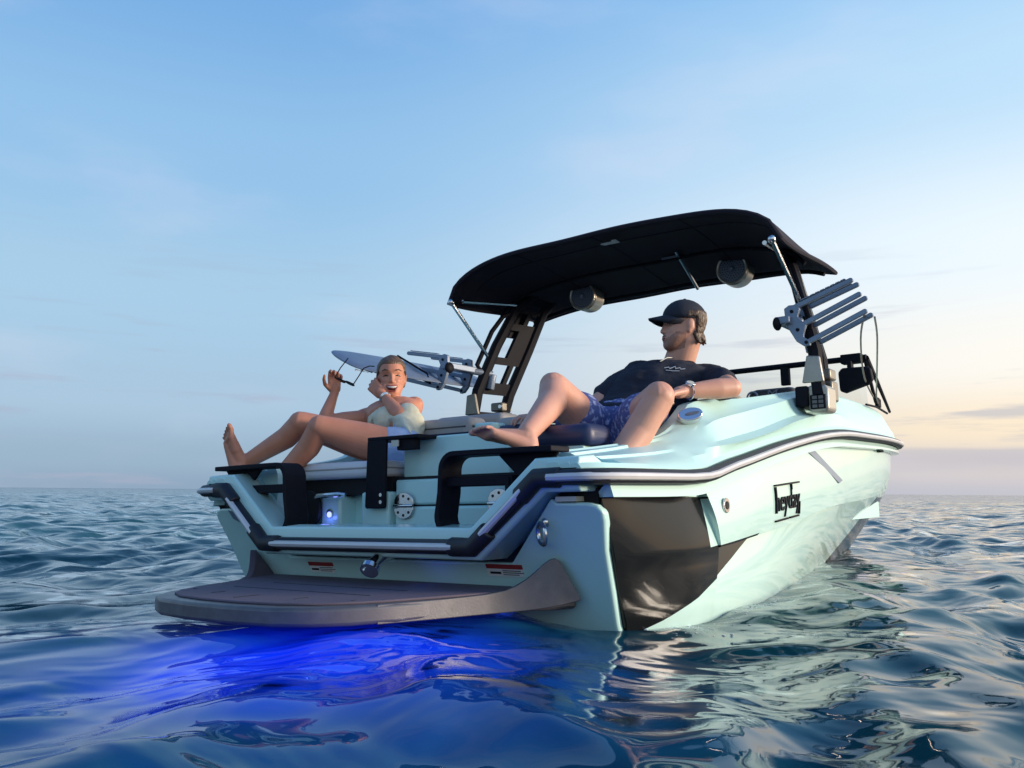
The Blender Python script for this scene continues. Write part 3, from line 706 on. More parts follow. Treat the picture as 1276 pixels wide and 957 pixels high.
# ---- board racks
def rack(sg, du, vs_, dw=0., tilt=0.):
    rk = []
    for v in vs_:
        m_ = MB()
        def f(a, b, d):
            x, z = a - 1.08, b - 1.30
            x, z = x*math.cos(tilt) + z*math.sin(tilt), -x*math.sin(tilt) + z*math.cos(tilt)
            return (sg*(1.08 + x + du), v + d, 1.30 + z + dw)
        m_.plate([(.995, 1.395), (1.02, 1.41), (1.06, 1.408), (1.075, 1.385), (1.062, 1.345), (1.085, 1.315), (1.105, 1.30), (1.09, 1.262), (1.085, 1.235), (1.12, 1.21), (1.115, 1.188), (1.085, 1.188), (1.05, 1.215), (1.0, 1.31)], -.013, .013, f)
        for a, b in (((1.03, 1.392), (1.335, 1.492)), ((1.075, 1.298), (1.37, 1.415)), ((1.095, 1.203), (1.392, 1.325))):
            d = Vector((b[0]-a[0], b[1]-a[1])).normalized(); n_ = Vector((-d.y, d.x)) * .0125
            ends = [(a[0]+n_.x, a[1]+n_.y), (a[0]-n_.x, a[1]-n_.y)]
            a0 = math.atan2(-n_.y, -n_.x)
            ends += [(b[0] + 0.0125*math.cos(a0 + q), b[1] + .0125*math.sin(a0 + q)) for q in np.linspace(0, math.pi, 8)]
            m_.plate(ends, -.010, .010, f)
            ro = None
        fo = m_.build('rack_fork', M['bluegrey'], boat, bevel=.003)
        for a, b in ((1.035, 1.375), (1.06, 1.275), (1.10, 1.205)):
            bt = MB(); bt.disc(f(a, b, -.012), (0, -1, 0), .009, .006, 10); bt.build('bolt', M['black'], fo)
        t_ = MB()
        for k in range(9):
            q = .2 + .085*k; x, z = 1.03 + .305*q, 1.392 + .10*q + .0155
            t_.plate([(x - .014, z - .004), (x + .014, z + .005), (x + .009, z + .009), (x - .010, z + .003)], -.012, .012, f)
        t_.build('rubber_tooth', M['bluegrey'], fo)
    m_ = MB(); v0, v1 = min(vs_), max(vs_)
    P = [(sg*1.05, 2.2, 1.33 if sg > 0 else 1.28), (sg*(1.04 + du), (v0 + v1)/2, 1.335 + dw)]
    m_.box((min(sg*.96 + sg*du, sg*1.03 + sg*du), v0 - .05, 1.31 + dw), (max(sg*.96 + sg*du, sg*1.03 + sg*du), v1 + .04, 1.35 + dw))
    m_.tube([P[0], P[1]], .024, 8); m_.tube([(sg*1.05, 2.2, P[0][2]), (sg*1.075, 2.2, 1.18)], .03, 8)
    m_.build('rack_arm', M['bluegrey'], boat, bevel=.006)
    m_ = MB(); m_.sphere((sg*(.965 + du), v0 - .04, 1.315 + dw), (.020, .04, .036)); m_.build('rack_knob', M['black'], boat)
rack(1, 0, (2.05, 2.16))
rack(-1, .14, (1.86, 2.10), -.03, .12)

# underwater lamps let into the transom
for x, z in ((.085, .004), (.49, .004)):
    e = MB(); e.disc((x, tv(z) + .002, z), (0, -1, 0), .032, .012, 24); lo = e.build('underwater_light', M['steel'], boat)
    e = MB(); e.disc((x, tv(z) - .009, z), (0, -1, 0), .024, .004, 24); e.build('light_lens', emis('blue led lens', (.06, .12, 1.), 14.), lo)

# ================================================================== LOOSE THINGS
# wakesurf board lying in the port rack
BB = Vector((-1.2, 1.9, 1.23))
bd = thing('wakesurf_board', 'blue grey wakesurf board with white lettering lying in the rack above the woman', 'surfboard', BB)
across = Vector((-1, 0, .56)).normalized(); upn = Vector((.56, 0, 1)).normalized()
def bmap(a, b, d): return Vector((-1.19, 1.10, 1.192)) + Vector((0, 1, .004)) * a * .92 + across * b + upn * d
half_w = pch([0, .02, .06, .15, .3, .6, .9, 1.2, 1.36, 1.42], [.05, .10, .135, .162, .178, .182, .178, .16, .12, .08])
R = []
for a in [0.002, .01, .03, .06, .1, .16, .25, .35, .5, .65, .8, .95, 1.1, 1.22, 1.32, 1.38, 1.42]:
    h = half_w(a); c = .182; rk = .0 * max(0, 1 - a/.5)**2 + .015 * max(0, (a-1.1)/.3)**2
    th = .016 * min(1, .35 + a/.1) * min(1, .4 + (1.42 - a)/.1)
    R.append([bmap(a, c + h * (1 if abs(math.cos(q)) < 0 else math.copysign(abs(math.cos(q))**.75, math.cos(q))), rk + th * math.sin(q)) for q in (2*math.pi*k/24 for k in range(24))])
m_ = MB(); m_.rings(R); m_.build('board_deck', M['bluegrey'], bd, angle=60)
tm = text_mesh('ALVCK', .085, .002, lambda x, y, z: bmap(.19 + x, .062 + y*.5 - (.03*max(0, .19 - x - .1)), -.0165 - z), sx=1.25, bold=.002)
# drop the letters onto the board's underside
tm.build('board_lettering', M['white'], bd)
m_ = MB(); m_.tube([bmap(.72, .02, -.02), bmap(.70, .06, .03), bmap(.70, .36, .03), bmap(.72, .41, -.015), bmap(.72, .2, -.03)], .007, 6, close=True); m_.build('board_strap', M['black'], bd)

# bungee cords hanging from the starboard rack
for P, lab in (([(1.392, 2.05, 1.325), (1.225, 2.6, 1.29), (1.055, 3.3, 1.17), (.94, 4.0, 1.10), (.93, 4.1, 1.075)], 'thin bungee cord hanging from the fifth tine of the starboard rack'),
               ([(1.435, 2.05, 1.29), (1.335, 2.5, 1.27), (1.155, 3.2, 1.175), (1.0, 3.8, 1.10), (.915, 4.2, 1.075)], 'thin bungee cord hanging from the lowest tine of the starboard rack')):
    b_ = Vector(P[0]); t = thing('bungee_cord', lab, 'cord', b_, 'bungee cords on the rack')
    Q = []
    for i in range(len(P) - 1):
        for k in range(5):
            q = k/5; p0, p1, p2, p3 = [Vector(P[max(0, min(len(P)-1, i+j))]) for j in (-1, 0, 1, 2)]
            Q.append(.5*((2*p1) + (p2-p0)*q + (2*p0-5*p1+4*p2-p3)*q*q + (3*p1-p0-3*p2+p3)*q**3))
    Q.append(Vector(P[-1]))
    m_ = MB(); m_.tube(Q, .0055, 6); m_.build('cord', M['bronze'], t)
    m_ = MB(); p = Vector(P[-1]); m_.box((p.x - .012, p.y - .02, p.z - .012), (p.x + .012, p.y + .03, p.z + .05)); m_.build('hook', M['black'], t, bevel=.004)

# sunglasses in her hand
gl0 = Vector((-.86, .655, 1.05))
sg_ = thing('sunglasses', 'thin dark sunglasses held up by the laughing woman', 'sunglasses', gl0)
gx = Vector((.145, .0, -.048)).normalized(); gt = Vector((.02, .05, .115)).normalized(); gn = gx.cross(gt).normalized()
def gp_(a, b, c): return Vector((-.875, .655, 1.062)) + gx*a + gt*b + gn*c
m_ = MB()
for x0 in (.012, .082):
    m_.tube([gp_(x0 + .027 + .027*math.cos(q), 0, .02*math.sin(q)) for q in (2*math.pi*k/16 for k in range(16))], .0035, 6, close=True)
m_.tube([gp_(.064, 0, .008), gp_(.084, 0, .008)], .0035, 6); m_.tube([gp_(.0, 0, .012), gp_(.15, 0, .012)], .003, 6)
m_.build('frame', M['black'], sg_)
for x0 in (.012, .082):
    m_ = MB(); m_.disc(gp_(x0 + .027, 0, 0) - gt*.001, gt, .022, .002, 18); m_.build('lens', M['lens'], sg_)
for x0 in (.0, .148):
    m_ = MB(); m_.tube([gp_(x0, 0, .012), gp_(x0 + .01, .05, .012), gp_(x0 + .018, .095, .013), gp_(x0 + .035, .12, .0), gp_(x0 + .06, .13, -.01)] if x0 else [gp_(0, 0, .012), gp_(.008, .06, .012), gp_(.022, .125, .006)], .0028, 6); m_.build('temple', M['black'], sg_)

# ================================================================== PEOPLE
def remesh(mb, mats, voxel, it=4, fac=.5, name='body'):
    me = mb.mesh(name, mats); o = bpy.data.objects.new(name, me); COL.objects.link(o)
    r = o.modifiers.new('r', 'REMESH'); r.mode = 'VOXEL'; r.voxel_size = voxel; r.use_smooth_shade = True
    sm_ = o.modifiers.new('s', 'SMOOTH'); sm_.iterations = it; sm_.factor = fac
    dg = bpy.context.evaluated_depsgraph_get(); dg.update()
    out = bpy.data.meshes.new_from_object(o.evaluated_get(dg))
    bpy.data.objects.remove(o); bpy.data.meshes.remove(me)
    out.materials.clear()
    for m_ in mats: out.materials.append(m_)
    out.shade_smooth()
    return out
def crumple(me, amp, sc, seed=0.):
    nv = len(me.vertices)
    for v in me.vertices:
        p = v.co * sc + Vector((seed, seed*2, 0))
        n_ = mnoise.noise(p) * .7 + mnoise.noise(p * 2.3) * .3
        f_ = 1 - abs(mnoise.noise(Vector((p.x*.7, p.y*.7, p.z*1.8)) + Vector((9, 3, 1)))) * 2
        v.co += v.normal * amp * (n_ + .5 * f_)
def add_extra(me, mb, mats):
    """Join eyes, teeth and the like into the body mesh."""
    bm = bmesh.new(); bm.from_mesh(me)
    idx = {}
    for m_ in mats:
        me.materials.append(m_); idx[m_.name] = len(me.materials) - 1
    bv = [bm.verts.new(v) for v in mb.v]
    for f, k in zip(mb.f, mb.mi):
        try:
            nf = bm.faces.new([bv[i] for i in f]); nf.smooth = True; nf.material_index = len(me.materials) - len(mats) + k
        except ValueError: pass
    bm.to_mesh(me); bm.free()
def frame(fwd, up):
    f = Vector(fwd).normalized(); u = Vector(up); u = (u - f * u.dot(f)).normalized(); r = f.cross(u)
    return Matrix((r, f, u)).transposed().to_4x4()        # x = the person's right, y = forward, z = up
HZ = [-.118, -.112, -.10, -.085, -.06, -.03, 0, .03, .06, .085, .10, .112, .118]
h_rx = pch(HZ, [.012, .026, .040, .050, .061, .069, .073, .0755, .073, .060, .046, .026, .008])
h_fy = pch(HZ, [.058, .072, .082, .086, .086, .085, .084, .0865, .080, .058, .036, .010, -.008])
h_by = pch(HZ, [.030, .022, .010, -.006, -.042, -.080, -.096, -.103, -.099, -.084, -.066, -.040, -.020])
def head_pt(q, z, fem=0., smile=0.):
    """Point of the skull-and-face surface at angle q (pi/2 = front) and height z."""
    yc = h_fy(z)*.32 + h_by(z)*.68 if z > -.05 else (h_fy(z) + h_by(z))/2
    rx = h_rx(z) * (1 - .03*fem)
    c, s_ = math.cos(q), math.sin(q)
    x = math.copysign(abs(c)**.86, c)*rx
    y = yc + ((h_fy(z) - yc) * abs(s_)**.86 if s_ > 0 else -(yc - h_by(z)) * abs(s_)**.95)
    if s_ > 0:
        g = lambda x0, z0, sx, sz: math.exp(-((abs(x) - x0)/sx)**2 - ((z - z0)/sz)**2)
        y += -.009*g(.031, .004, .015, .012) + .004*g(.028, .030, .03, .009) * (1 - .5*fem) + (.004 + .004*smile)*g(.042, -.026, .018, .016) - .003*g(.0, -.078, .02, .008) + .004*g(.0, -.100, .018, .012)
        y += .003*g(0, -.056, .022, .014)
    return x, y, z
def face_y(x, z, fem=0., smile=0.):
    lo, hi = math.pi/2, math.pi/2 - 1.45
    for _ in range(24):
        m_ = (lo + hi)/2
        if head_pt(m_, z, fem, smile)[0] < abs(x): lo = m_
        else: hi = m_
    return head_pt(lo, z, fem, smile)[1]
def head(mb, c, H, k=1., fem=0., smile=0., neck=None, nr=.058):
    T = Matrix.Translation(c) @ H @ Matrix.Scale(k, 4)
    P = lambda x, y, z: T @ Vector((x, y, z))
    F = lambda x, z, d=0.: T @ Vector((x, face_y(x, z, fem, smile) + d, z))
    R3 = (H @ Matrix.Scale(k, 4)).to_3x3().to_4x4()
    E = lambda x, y, z, r: mb.sphere(P(x, y, z), r, 16, 12, R3)
    mb.rings([[P(*head_pt(2*math.pi*j/56, z, fem, smile)) for j in range(56)] for z in np.linspace(-.118, .118, 48)])
    nk_ = .85 if fem else 1.
    mb.cone(F(0, .012, -.006), F(0, -.026, .008*nk_), .008*k*nk_, .0105*k*nk_); mb.sphere(F(0, -.028, .009*nk_), (.0115*nk_*k,)*3, 14, 10)
    for s_ in (1, -1):
        mb.sphere(F(s_*.011*nk_, -.031, .001), (.0085*k*nk_,)*3, 12, 8)
        E(s_*.073, -.014, .002, (.009, .019, .030)); E(s_*.072, -.008, -.024, (.007, .011, .012))
    if smile:
        mb.chain([F(-.030, -.050, -.003), F(-.014, -.054, -.001), F(.014, -.054, -.001), F(.030, -.050, -.003)], [.006*k, .0075*k, .0075*k, .006*k])
        mb.chain([F(-.030, -.052, -.003), F(-.015, -.082, -.002), F(.015, -.082, -.002), F(.030, -.052, -.003)], [.006*k, .008*k, .008*k, .006*k])
    else:
        mb.cone(F(-.017, -.057, -.004), F(.017, -.057, -.004), .0065*k, .0065*k); mb.cone(F(-.015, -.068, -.004), F(.015, -.068, -.004), .0075*k, .0075*k)
    if neck is not None:
        mb.cone(neck, P(0, -.026, -.050), nr*1.08, nr)
        mb.cone(Vector(neck) + Vector((0, 0, -.03)), neck, nr*1.5, nr*1.05)
    return P, F, R3
def face_extra(P, F, R3, k, smile, squint=False):
    """Eyes, brows and mouth. Slots: 0 white, 1 dark, 2 brow, 3 lips, 4 teeth, 5 mouth."""
    x = MB()
    for s_ in (1, -1):
        if squint:
            x.cur = 1; x.tube([F(s_*.046, .000, .0015), F(s_*.033, .0050, .0030), F(s_*.019, .001, .0015)], [.0018*k, .0038*k, .0018*k], 8)
        else:
            x.cur = 0; x.sphere(F(s_*.032, .004, -.004), (.0135*k, .0085*k, .0058*k), 12, 8, R3)
            x.cur = 1; x.sphere(F(s_*.032, .004, .0025), (.0055*k, .003*k, .0055*k), 10, 6, R3)
            x.tube([F(s_*.047, .005, .001), F(s_*.033, .0105, .004), F(s_*.019, .006, .001)], [.0012*k, .0022*k, .0014*k], 6)
        x.cur = 2; x.tube([F(s_*.052, .028, .0005), F(s_*.037, .034, .0018), F(s_*.019, .030, .0014)], [.0014*k, .0034*k, .0030*k], 8)
    if smile:
        x.cur = 5; x.tube([F(-.026, -.056, .003), F(-.013, -.066, .0035), F(.013, -.066, .0035), F(.026, -.056, .003)], [.003*k, .0105*k, .0105*k, .003*k], 10)
        x.cur = 4; x.tube([F(-.025, -.0565, .005), F(-.012, -.0605, .009), F(0, -.0615, .0098), F(.012, -.0605, .009), F(.025, -.0565, .005)], [.0022*k, .0052*k, .0058*k, .0052*k, .0022*k], 8)
        x.cur = 3; x.tube([F(-.031, -.052, .003), F(-.014, -.0535, .0085), F(.014, -.0535, .0085), F(.031, -.052, .003)], [.0018*k, .0036*k, .0036*k, .0018*k], 8)
        x.tube([F(-.029, -.056, .003), F(-.015, -.0815, .0070), F(.015, -.0815, .0070), F(.029, -.056, .003)], [.0018*k, .0046*k, .0046*k, .0018*k], 8)
    else:
        x.cur = 3; x.tube([F(-.021, -.060, .001), F(0, -.0578, .0035), F(.021, -.060, .001)], [.0012*k, .0036*k, .0012*k], 8)
        x.tube([F(-.018, -.064, .001), F(0, -.067, .0038), F(.018, -.064, .001)], [.0012*k, .0044*k, .0012*k], 8)
        x.cur = 5; x.tube([F(-.022, -.0615, .0035), F(0, -.062, .0065), F(.022, -.0615, .0035)], .001*k, 6)
    return x
def hair_shell(P, test, lump, seed, fem=0.):
    """Hair as a layer over the skull: stands proud where test(x, y, z) is above 0 and sinks under the skin elsewhere."""
    mb = MB(); R = []
    for z in np.linspace(-.112, .1165, 60):
        row = []
        for j in range(90):
            x, y, zz = head_pt(2*math.pi*j/90, z, fem)
            t = max(0., min(1., test(x, y, zz))); t = t*t*(3 - 2*t)
            n_ = mnoise.noise(Vector((x*38 + seed, y*38, zz*22)))*.6 + mnoise.noise(Vector((x*95, y*95 + seed, zz*50)))*.4
            d = -.010 + t*(.010 + lump*(.75 + .6*n_))
            c = Vector((0, -.012, .0)); r = (Vector((x, y, zz)) - c); r.normalize()
            q = Vector((x, y, zz)) + r*d; row.append(P(*q))
        R.append(row)
    mb.rings(R); return mb
def hand(mb, w, d, palm, thumb, curl=35, k=1., spread=4, curls=None, nails=None):
    """Palm, four unequal fingers and a thumb. d points along the hand, palm where the palm faces, thumb to the thumb side."""
    d = Vector(d).normalized(); palm = Vector(palm); palm = (palm - d*palm.dot(d)).normalized()
    t = d.cross(palm); t = t if t.dot(Vector(thumb)) > 0 else -t
    w = Vector(w)
    mb.cone(w, w + d*.035*k, .026*k, .026*k)
    for q in (-.026, -.009, .009, .026): mb.cone(w + d*.02*k + t*q*.75*k, w + d*.088*k + t*q*k, .016*k, .013*k)
    for i, (q, L_, b0) in enumerate(((.030, .072, .090), (.010, .080, .094), (-.010, .074, .090), (-.029, .058, .082))):
        c_ = (curls[i] if curls else curl); p = w + d*b0*k + t*q*k; a = math.radians(c_*.55); P_ = [p]
        sp = t * math.sin(math.radians(spread)) * (1.5 - i)
        for j, fr_ in enumerate((.45, .32, .23)):
            dd = d*math.cos(a) + palm*math.sin(a) + sp; p = p + dd.normalized() * L_*fr_*k; P_.append(p); a += math.radians(c_)
        mb.chain(P_, [.0098*k, .0088*k, .0080*k, .0068*k], 10)
    p = w + d*.022*k + t*.026*k; a0 = (d*.62 + t*.75 + palm*.25).normalized(); a1 = (d*.85 + t*.35 + palm*.45).normalized(); a2 = (d*.85 + t*.0 + palm*.6).normalized()
    P_ = [p, p + a0*.042*k, p + a0*.042*k + a1*.032*k, p + a0*.042*k + a1*.032*k + a2*.026*k]
    mb.chain(P_, [.014*k, .0115*k, .0098*k, .008*k], 10)
def foot(mb, ank, toe, up, side, k=1.):
    """ank = ankle joint, toe = direction from heel to toes, up = out of the instep, side = towards the big toe."""
    y = Vector(toe).normalized(); z = Vector(up); z = (z - y*z.dot(y)).normalized(); x = y.cross(z); x = x if x.dot(Vector(side)) > 0 else -x
    Q = lambda a, b, c: Vector(ank) + (x*a + y*b + z*c) * k
    mb.cone(Q(0, 0, 0), Q(0, -.028, -.045), .036*k, .033*k); mb.cone(Q(0, -.005, -.02), Q(.012, .10, -.052), .036*k, .026*k)
    mb.cone(Q(-.005, -.03, -.05), Q(-.022, .10, -.066), .03*k, .020*k); mb.cone(Q(.012, .06, -.042), Q(.022, .135, -.062), .028*k, .019*k)
    mb.cone(Q(.022, .13, -.064), Q(-.028, .112, -.068), .018*k, .016*k)
    for a, b, r, L_ in ((.026, .145, .0135, .042), (.006, .145, .0098, .036), (-.009, .138, .0092, .032), (-.022, .130, .0088, .028), (-.034, .120, .0085, .024)):
        mb.chain([Q(a, b - .02, -.066), Q(a*1.15, b + L_*.5, -.062), Q(a*1.28, b + L_, -.070)], [r*k*1.1, r*k, r*k*.92], 10)
def loft(mb, rows, n=20, inf=0., pw=.85):
    R = []
    for c, lat, fr_, rx, ry in rows:
        lat = Vector(lat).normalized(); fr_ = Vector(fr_); fr_ = (fr_ - lat*fr_.dot(lat)).normalized()
        R.append([Vector(c) + lat * math.copysign(abs(math.cos(q))**pw, math.cos(q)) * (rx + inf) + fr_ * math.copysign(abs(math.sin(q))**pw, math.sin(q)) * (ry + inf) for q in (2*math.pi*k/n for k in range(n))])
    mb.rings(R)
V = Vector
def paint(me, slot, test):
    for p in me.polygons:
        if test(p.center): p.material_index = slot

# ---- the woman
pw = thing('person', 'laughing woman in cream tank top and denim shorts reclining on the port seat', 'person', (-.43, .68, .61))
hipR, hipL = V((-.50, .72, .665)), V((-.36, .64, .660)); pel = (hipR + hipL) / 2 + V((0, .02, .01))
kneR, kneL = V((-.745, .32, .802)), V((-.60, .312, .772)); ankR, ankL = V((-1.0, .205, .622)), V((-.83, .235, .511))
shR, shL = V((-.83, .80, .868)), V((-.575, .925, .925)); nk = V((-.715, .885, .925)); hc = V((-.682, .862, 1.070))
lat_p = (hipR - hipL).normalized(); lat_s = (shR - shL).normalized()
ax_t = (nk - pel).normalized(); fr_t = V((.62, -.62, .48)); fr_t = (fr_t - ax_t*fr_t.dot(ax_t)).normalized()
mid1 = pel.lerp(nk, .38); mid2 = pel.lerp(nk, .68)
tors = [(pel + V((.02, -.02, -.055)), lat_p, fr_t, .12, .085), (pel, lat_p, fr_t, .165, .110), (mid1, lat_p.lerp(lat_s, .4), fr_t, .125, .092), (mid2, lat_s, fr_t, .142, .104),
        (pel.lerp(nk, .86), lat_s, fr_t, .150, .088), (nk + V((0, 0, -.012)), lat_s, fr_t, .105, .062), (nk + V((0, 0, .012)), lat_s, fr_t, .06, .05)]
b = MB(); loft(b, tors)
for s_ in (.065, -.065): b.sphere(pel.lerp(nk, .52) + lat_s*s_ + fr_t*.062, .050)
b.chain([hipR, hipR.lerp(kneR, .5), kneR], [.092, .082, .056]); b.chain([hipL, hipL.lerp(kneL, .5), kneL], [.092, .082, .056])
b.sphere(pel - fr_t*.03 - ax_t*.02, (.12, .11, .10))
b.chain([kneR, kneR.lerp(ankR, .3) + V((0, .02, -.01)), ankR], [.053, .053, .034]); b.chain([kneL, kneL.lerp(ankL, .3) + V((0, .02, -.01)), ankL], [.053, .053, .034])
foot(b, ankR, (-.20, -.05, .93), (.15, .95, .15), (1, -.1, 0), .95)
foot(b, ankL, (-.05, -.35, -.8), (-.1, -.8, .5), (-1, 0, 0), .9)
elR, wrR = V((-.90, .595, .832)), V((-.925, .69, .995)); elL, wrL = V((-.505, .735, .855)), V((-.655, .775, .968))
b.chain([shR + V((.01, 0, -.01)), shR.lerp(elR, .5), elR], [.050, .043, .034]); b.chain([elR, elR.lerp(wrR, .3), wrR], [.035, .034, .022])
b.chain([shL + V((-.012, 0, -.012)), shL.lerp(elL, .5), elL], [.052, .045, .036]); b.chain([elL, elL.lerp(wrL, .3), wrL], [.036, .036, .023])
b.cone(shR, nk + V((0, 0, -.02)), .045, .05); b.cone(shL, nk + V((0, 0, -.02)), .045, .05)
hand(b, wrR, (.05, -.06, 1), (.75, -.35, .1), (.3, -.9, .1), 62, .92, 2, curls=[48, 66, 72, 75])
hand(b, wrL, (-.62, -.1, .55), (-.35, .9, -.1), (.4, -.1, .8), 48, .92, 4)
Hw = frame((.70, -.68, -.02), (-.12, .10, 1))
P, F, R3 = head(b, hc, Hw, .98, 1., 1., nk, .050)
me = remesh(b, [M['skin_w'], M['lip_w'], M['brow']], .0042, 3)
wx = face_extra(P, F, R3, .98, True, squint=True)
add_extra(me, wx, [M['eyewhite'], M['eyedark'], M['brow'], M['lip_w'], M['teeth'], M['mouth']])
bodyw = link('body', me, pw)
# clothes
c_ = MB()
loft(c_, [(pel.lerp(nk, -.02), lat_p, fr_t, .178, .126), (pel.lerp(nk, .12), lat_p, fr_t, .172, .122), (pel.lerp(nk, .25), lat_p.lerp(lat_s, .3), fr_t, .142, .104), (mid1, lat_p.lerp(lat_s, .4), fr_t, .127, .094), (pel.lerp(nk, .52), lat_s, fr_t, .136, .100), (pel.lerp(nk, .63), lat_s, fr_t, .132, .096)], inf=.010)
for s_ in (.065, -.065): c_.sphere(pel.lerp(nk, .52) + lat_s*s_*.95 + fr_t*.060, .057)
me = remesh(c_, [M['tank']], .006, 4); crumple(me, .006, 17); link('tank_top', me, pw)
c_ = MB()
for sh_, s_ in ((shR, 1), (shL, -1)):
    a = pel.lerp(nk, .58) + lat_s * s_*.075 + fr_t*.088; e_ = nk.lerp(sh_, .55) + ax_t*.012; bk = pel.lerp(nk, .60) + lat_s*s_*.075 - fr_t*.10
    c_.tube([a, a.lerp(e_, .55) + fr_t.normalized()*.016, e_ + fr_t*.03, e_.lerp(bk, .5) - fr_t.normalized()*.02, bk], .010, 8, flat=.5)
c_.build('shoulder_strap', M['tank'], pw)
c_ = MB()
loft(c_, [(pel + V((.02, -.02, -.06)), lat_p, fr_t, .13, .095), (pel, lat_p, fr_t, .172, .118), (pel.lerp(nk, .14), lat_p, fr_t, .162, .114)], inf=.008)
c_.sphere(pel - fr_t*.03 - ax_t*.02, (.130, .120, .11))
for h_, k_ in ((hipR, kneR), (hipL, kneL)): c_.cone(h_, h_.lerp(k_, .17), .104, .100)
me = remesh(c_, [M['denim']], .006, 4); crumple(me, .004, 18, 3); link('shorts', me, pw)
# pulled-back hair
c_ = hair_shell(P, lambda x, y, z: (z - (.060 - .06*max(0, .05 - y)/.05 if y > -.02 else -.062 + 0*y) + .012*(abs(x)/.07)**2*0)*55 + .3 if y > -.02 else (z + .07)*40, .0085, 3., 1.)
c_.sphere(P(0, -.125, .005), (.036, .034, .036), 14, 10)
for s_ in (1, -1): c_.tube([P(s_*.073, .030, .030), P(s_*.0765, .012, -.008), P(s_*.073, .020, -.06)], [.005, .003, .001], 6)
me = remesh(c_, [M['hair_w']], .0042, 1); crumple(me, .0012, 120, 5); link('hair', me, pw)
c_ = MB()
for q in (.0, .012, .024):
    c0 = wrL.lerp(elL, .10 + q*2.2); c_.tube(torus(c0, .0265, 0, elL - wrL, 18), .0042, 6, close=True)
c_.build('bracelet', M['steel'], pw)

# ---- the man
pm = thing('person', 'man in dark navy tee, cap and blue patterned shorts lounging at the starboard quarter', 'person', (.55, .99, .63))
hipR, hipL = V((.46, .98, .715)), V((.65, .99, .715)); pel = (hipR + hipL)/2 + V((0, .02, .01))
kneR, ankR = V((.525, .567, .880)), V((.630, .225, .662)); kneL, ankL = V((.94, .685, .815)), V((.775, .41, .42))
shR, shL = V((.548, 1.24, 1.002)), V((.872, 1.38, .962)); nk = V((.722, 1.31, 1.020)); hc = V((.768, 1.285, 1.210))
lat_p = (hipL - hipR).normalized(); lat_s = (shL - shR).normalized(); ax_t = (nk - pel).normalized(); fr_t = V((.25, -.85, .45)); fr_t = (fr_t - ax_t*fr_t.dot(ax_t)).normalized()
tors = [(pel + V((0, -.02, -.06)), lat_p, fr_t, .13, .09), (pel, lat_p, fr_t, .168, .115), (pel.lerp(nk, .33), lat_p.lerp(lat_s, .4), fr_t, .152, .105), (pel.lerp(nk, .62), lat_s, fr_t, .175, .118),
        (pel.lerp(nk, .83), lat_s, fr_t, .190, .105), (nk + V((-.01, 0, -.03)), lat_s, fr_t, .16, .085), (nk + V((0, 0, .0)), lat_s, fr_t, .075, .06)]
b = MB(); loft(b, tors)
b.chain([hipR, hipR.lerp(kneR, .5), kneR], [.095, .084, .060]); b.chain([hipL, hipL.lerp(kneL, .5), kneL], [.095, .084, .060])
b.chain([kneR, kneR.lerp(ankR, .32) + V((.01, .03, -.005)), ankR], [.058, .060, .037]); b.chain([kneL, kneL.lerp(ankL, .32) + V((-.01, .03, -.01)), ankL], [.058, .060, .037])
b.sphere(kneR + V((.0, -.012, .006)), .052); b.sphere(kneL + V((.0, -.012, .006)), .052)
foot(b, ankR, (-.60, -.48, .34), (-.25, .40, 1), (-.4, .7, 0), 1.0)
foot(b, ankL, (-.35, -.8, -.1), (0, -.3, 1), (-.8, .3, 0), 1.0)
elR, wrR = V((.43, .97, .812)), V((.315, .755, .785)); elL, wrL = V((1.05, 1.145, .885)), V((.925, .945, .862))
b.chain([shR + V((.02, 0, -.015)), shR.lerp(elR, .5), elR], [.060, .053, .041]); b.chain([elR, elR.lerp(wrR, .3), wrR], [.042, .043, .028])
b.chain([shL + V((-.02, 0, -.015)), shL.lerp(elL, .5), elL], [.060, .053, .041]); b.chain([elL, elL.lerp(wrL, .3), wrL], [.043, .045, .029])
b.cone(shR, nk + V((0, 0, -.03)), .055, .06); b.cone(shL, nk + V((0, 0, -.03)), .055, .06)
hand(b, wrR, (-.15, -.9, -.05), (0, .0, -1), (.9, 0, 0), 22, 1.0, 5)
hand(b, wrL, (-.35, -.9, -.22), (.0, -.2, -1), (-.9, .3, 0), 38, 1.0, 5)
Hm = frame((-.66, -.70, .04), (.06, .02, 1))
P, F, R3 = head(b, hc, Hm, 1.0, 0., 0., nk, .067)
me = remesh(b, [M['skin_m'], M['lip_m'], M['brow'], M['stubble']], .0044, 3)
Hi = (Matrix.Translation(hc) @ Hm).inverted()
def beard(c):
    q = Hi @ c
    return (q - V((0, .045, -.075))).length < .085 and q.z < -.030 - .9*max(0, q.y - .045) - .25*max(0, .045 - q.y) + .004*mnoise.noise(q*200) and q.y > .004 and q.z > -.116 + .2*max(0, .05 - q.y)
paint(me, 3, beard)
mx_ = face_extra(P, F, R3, 1.0, False)
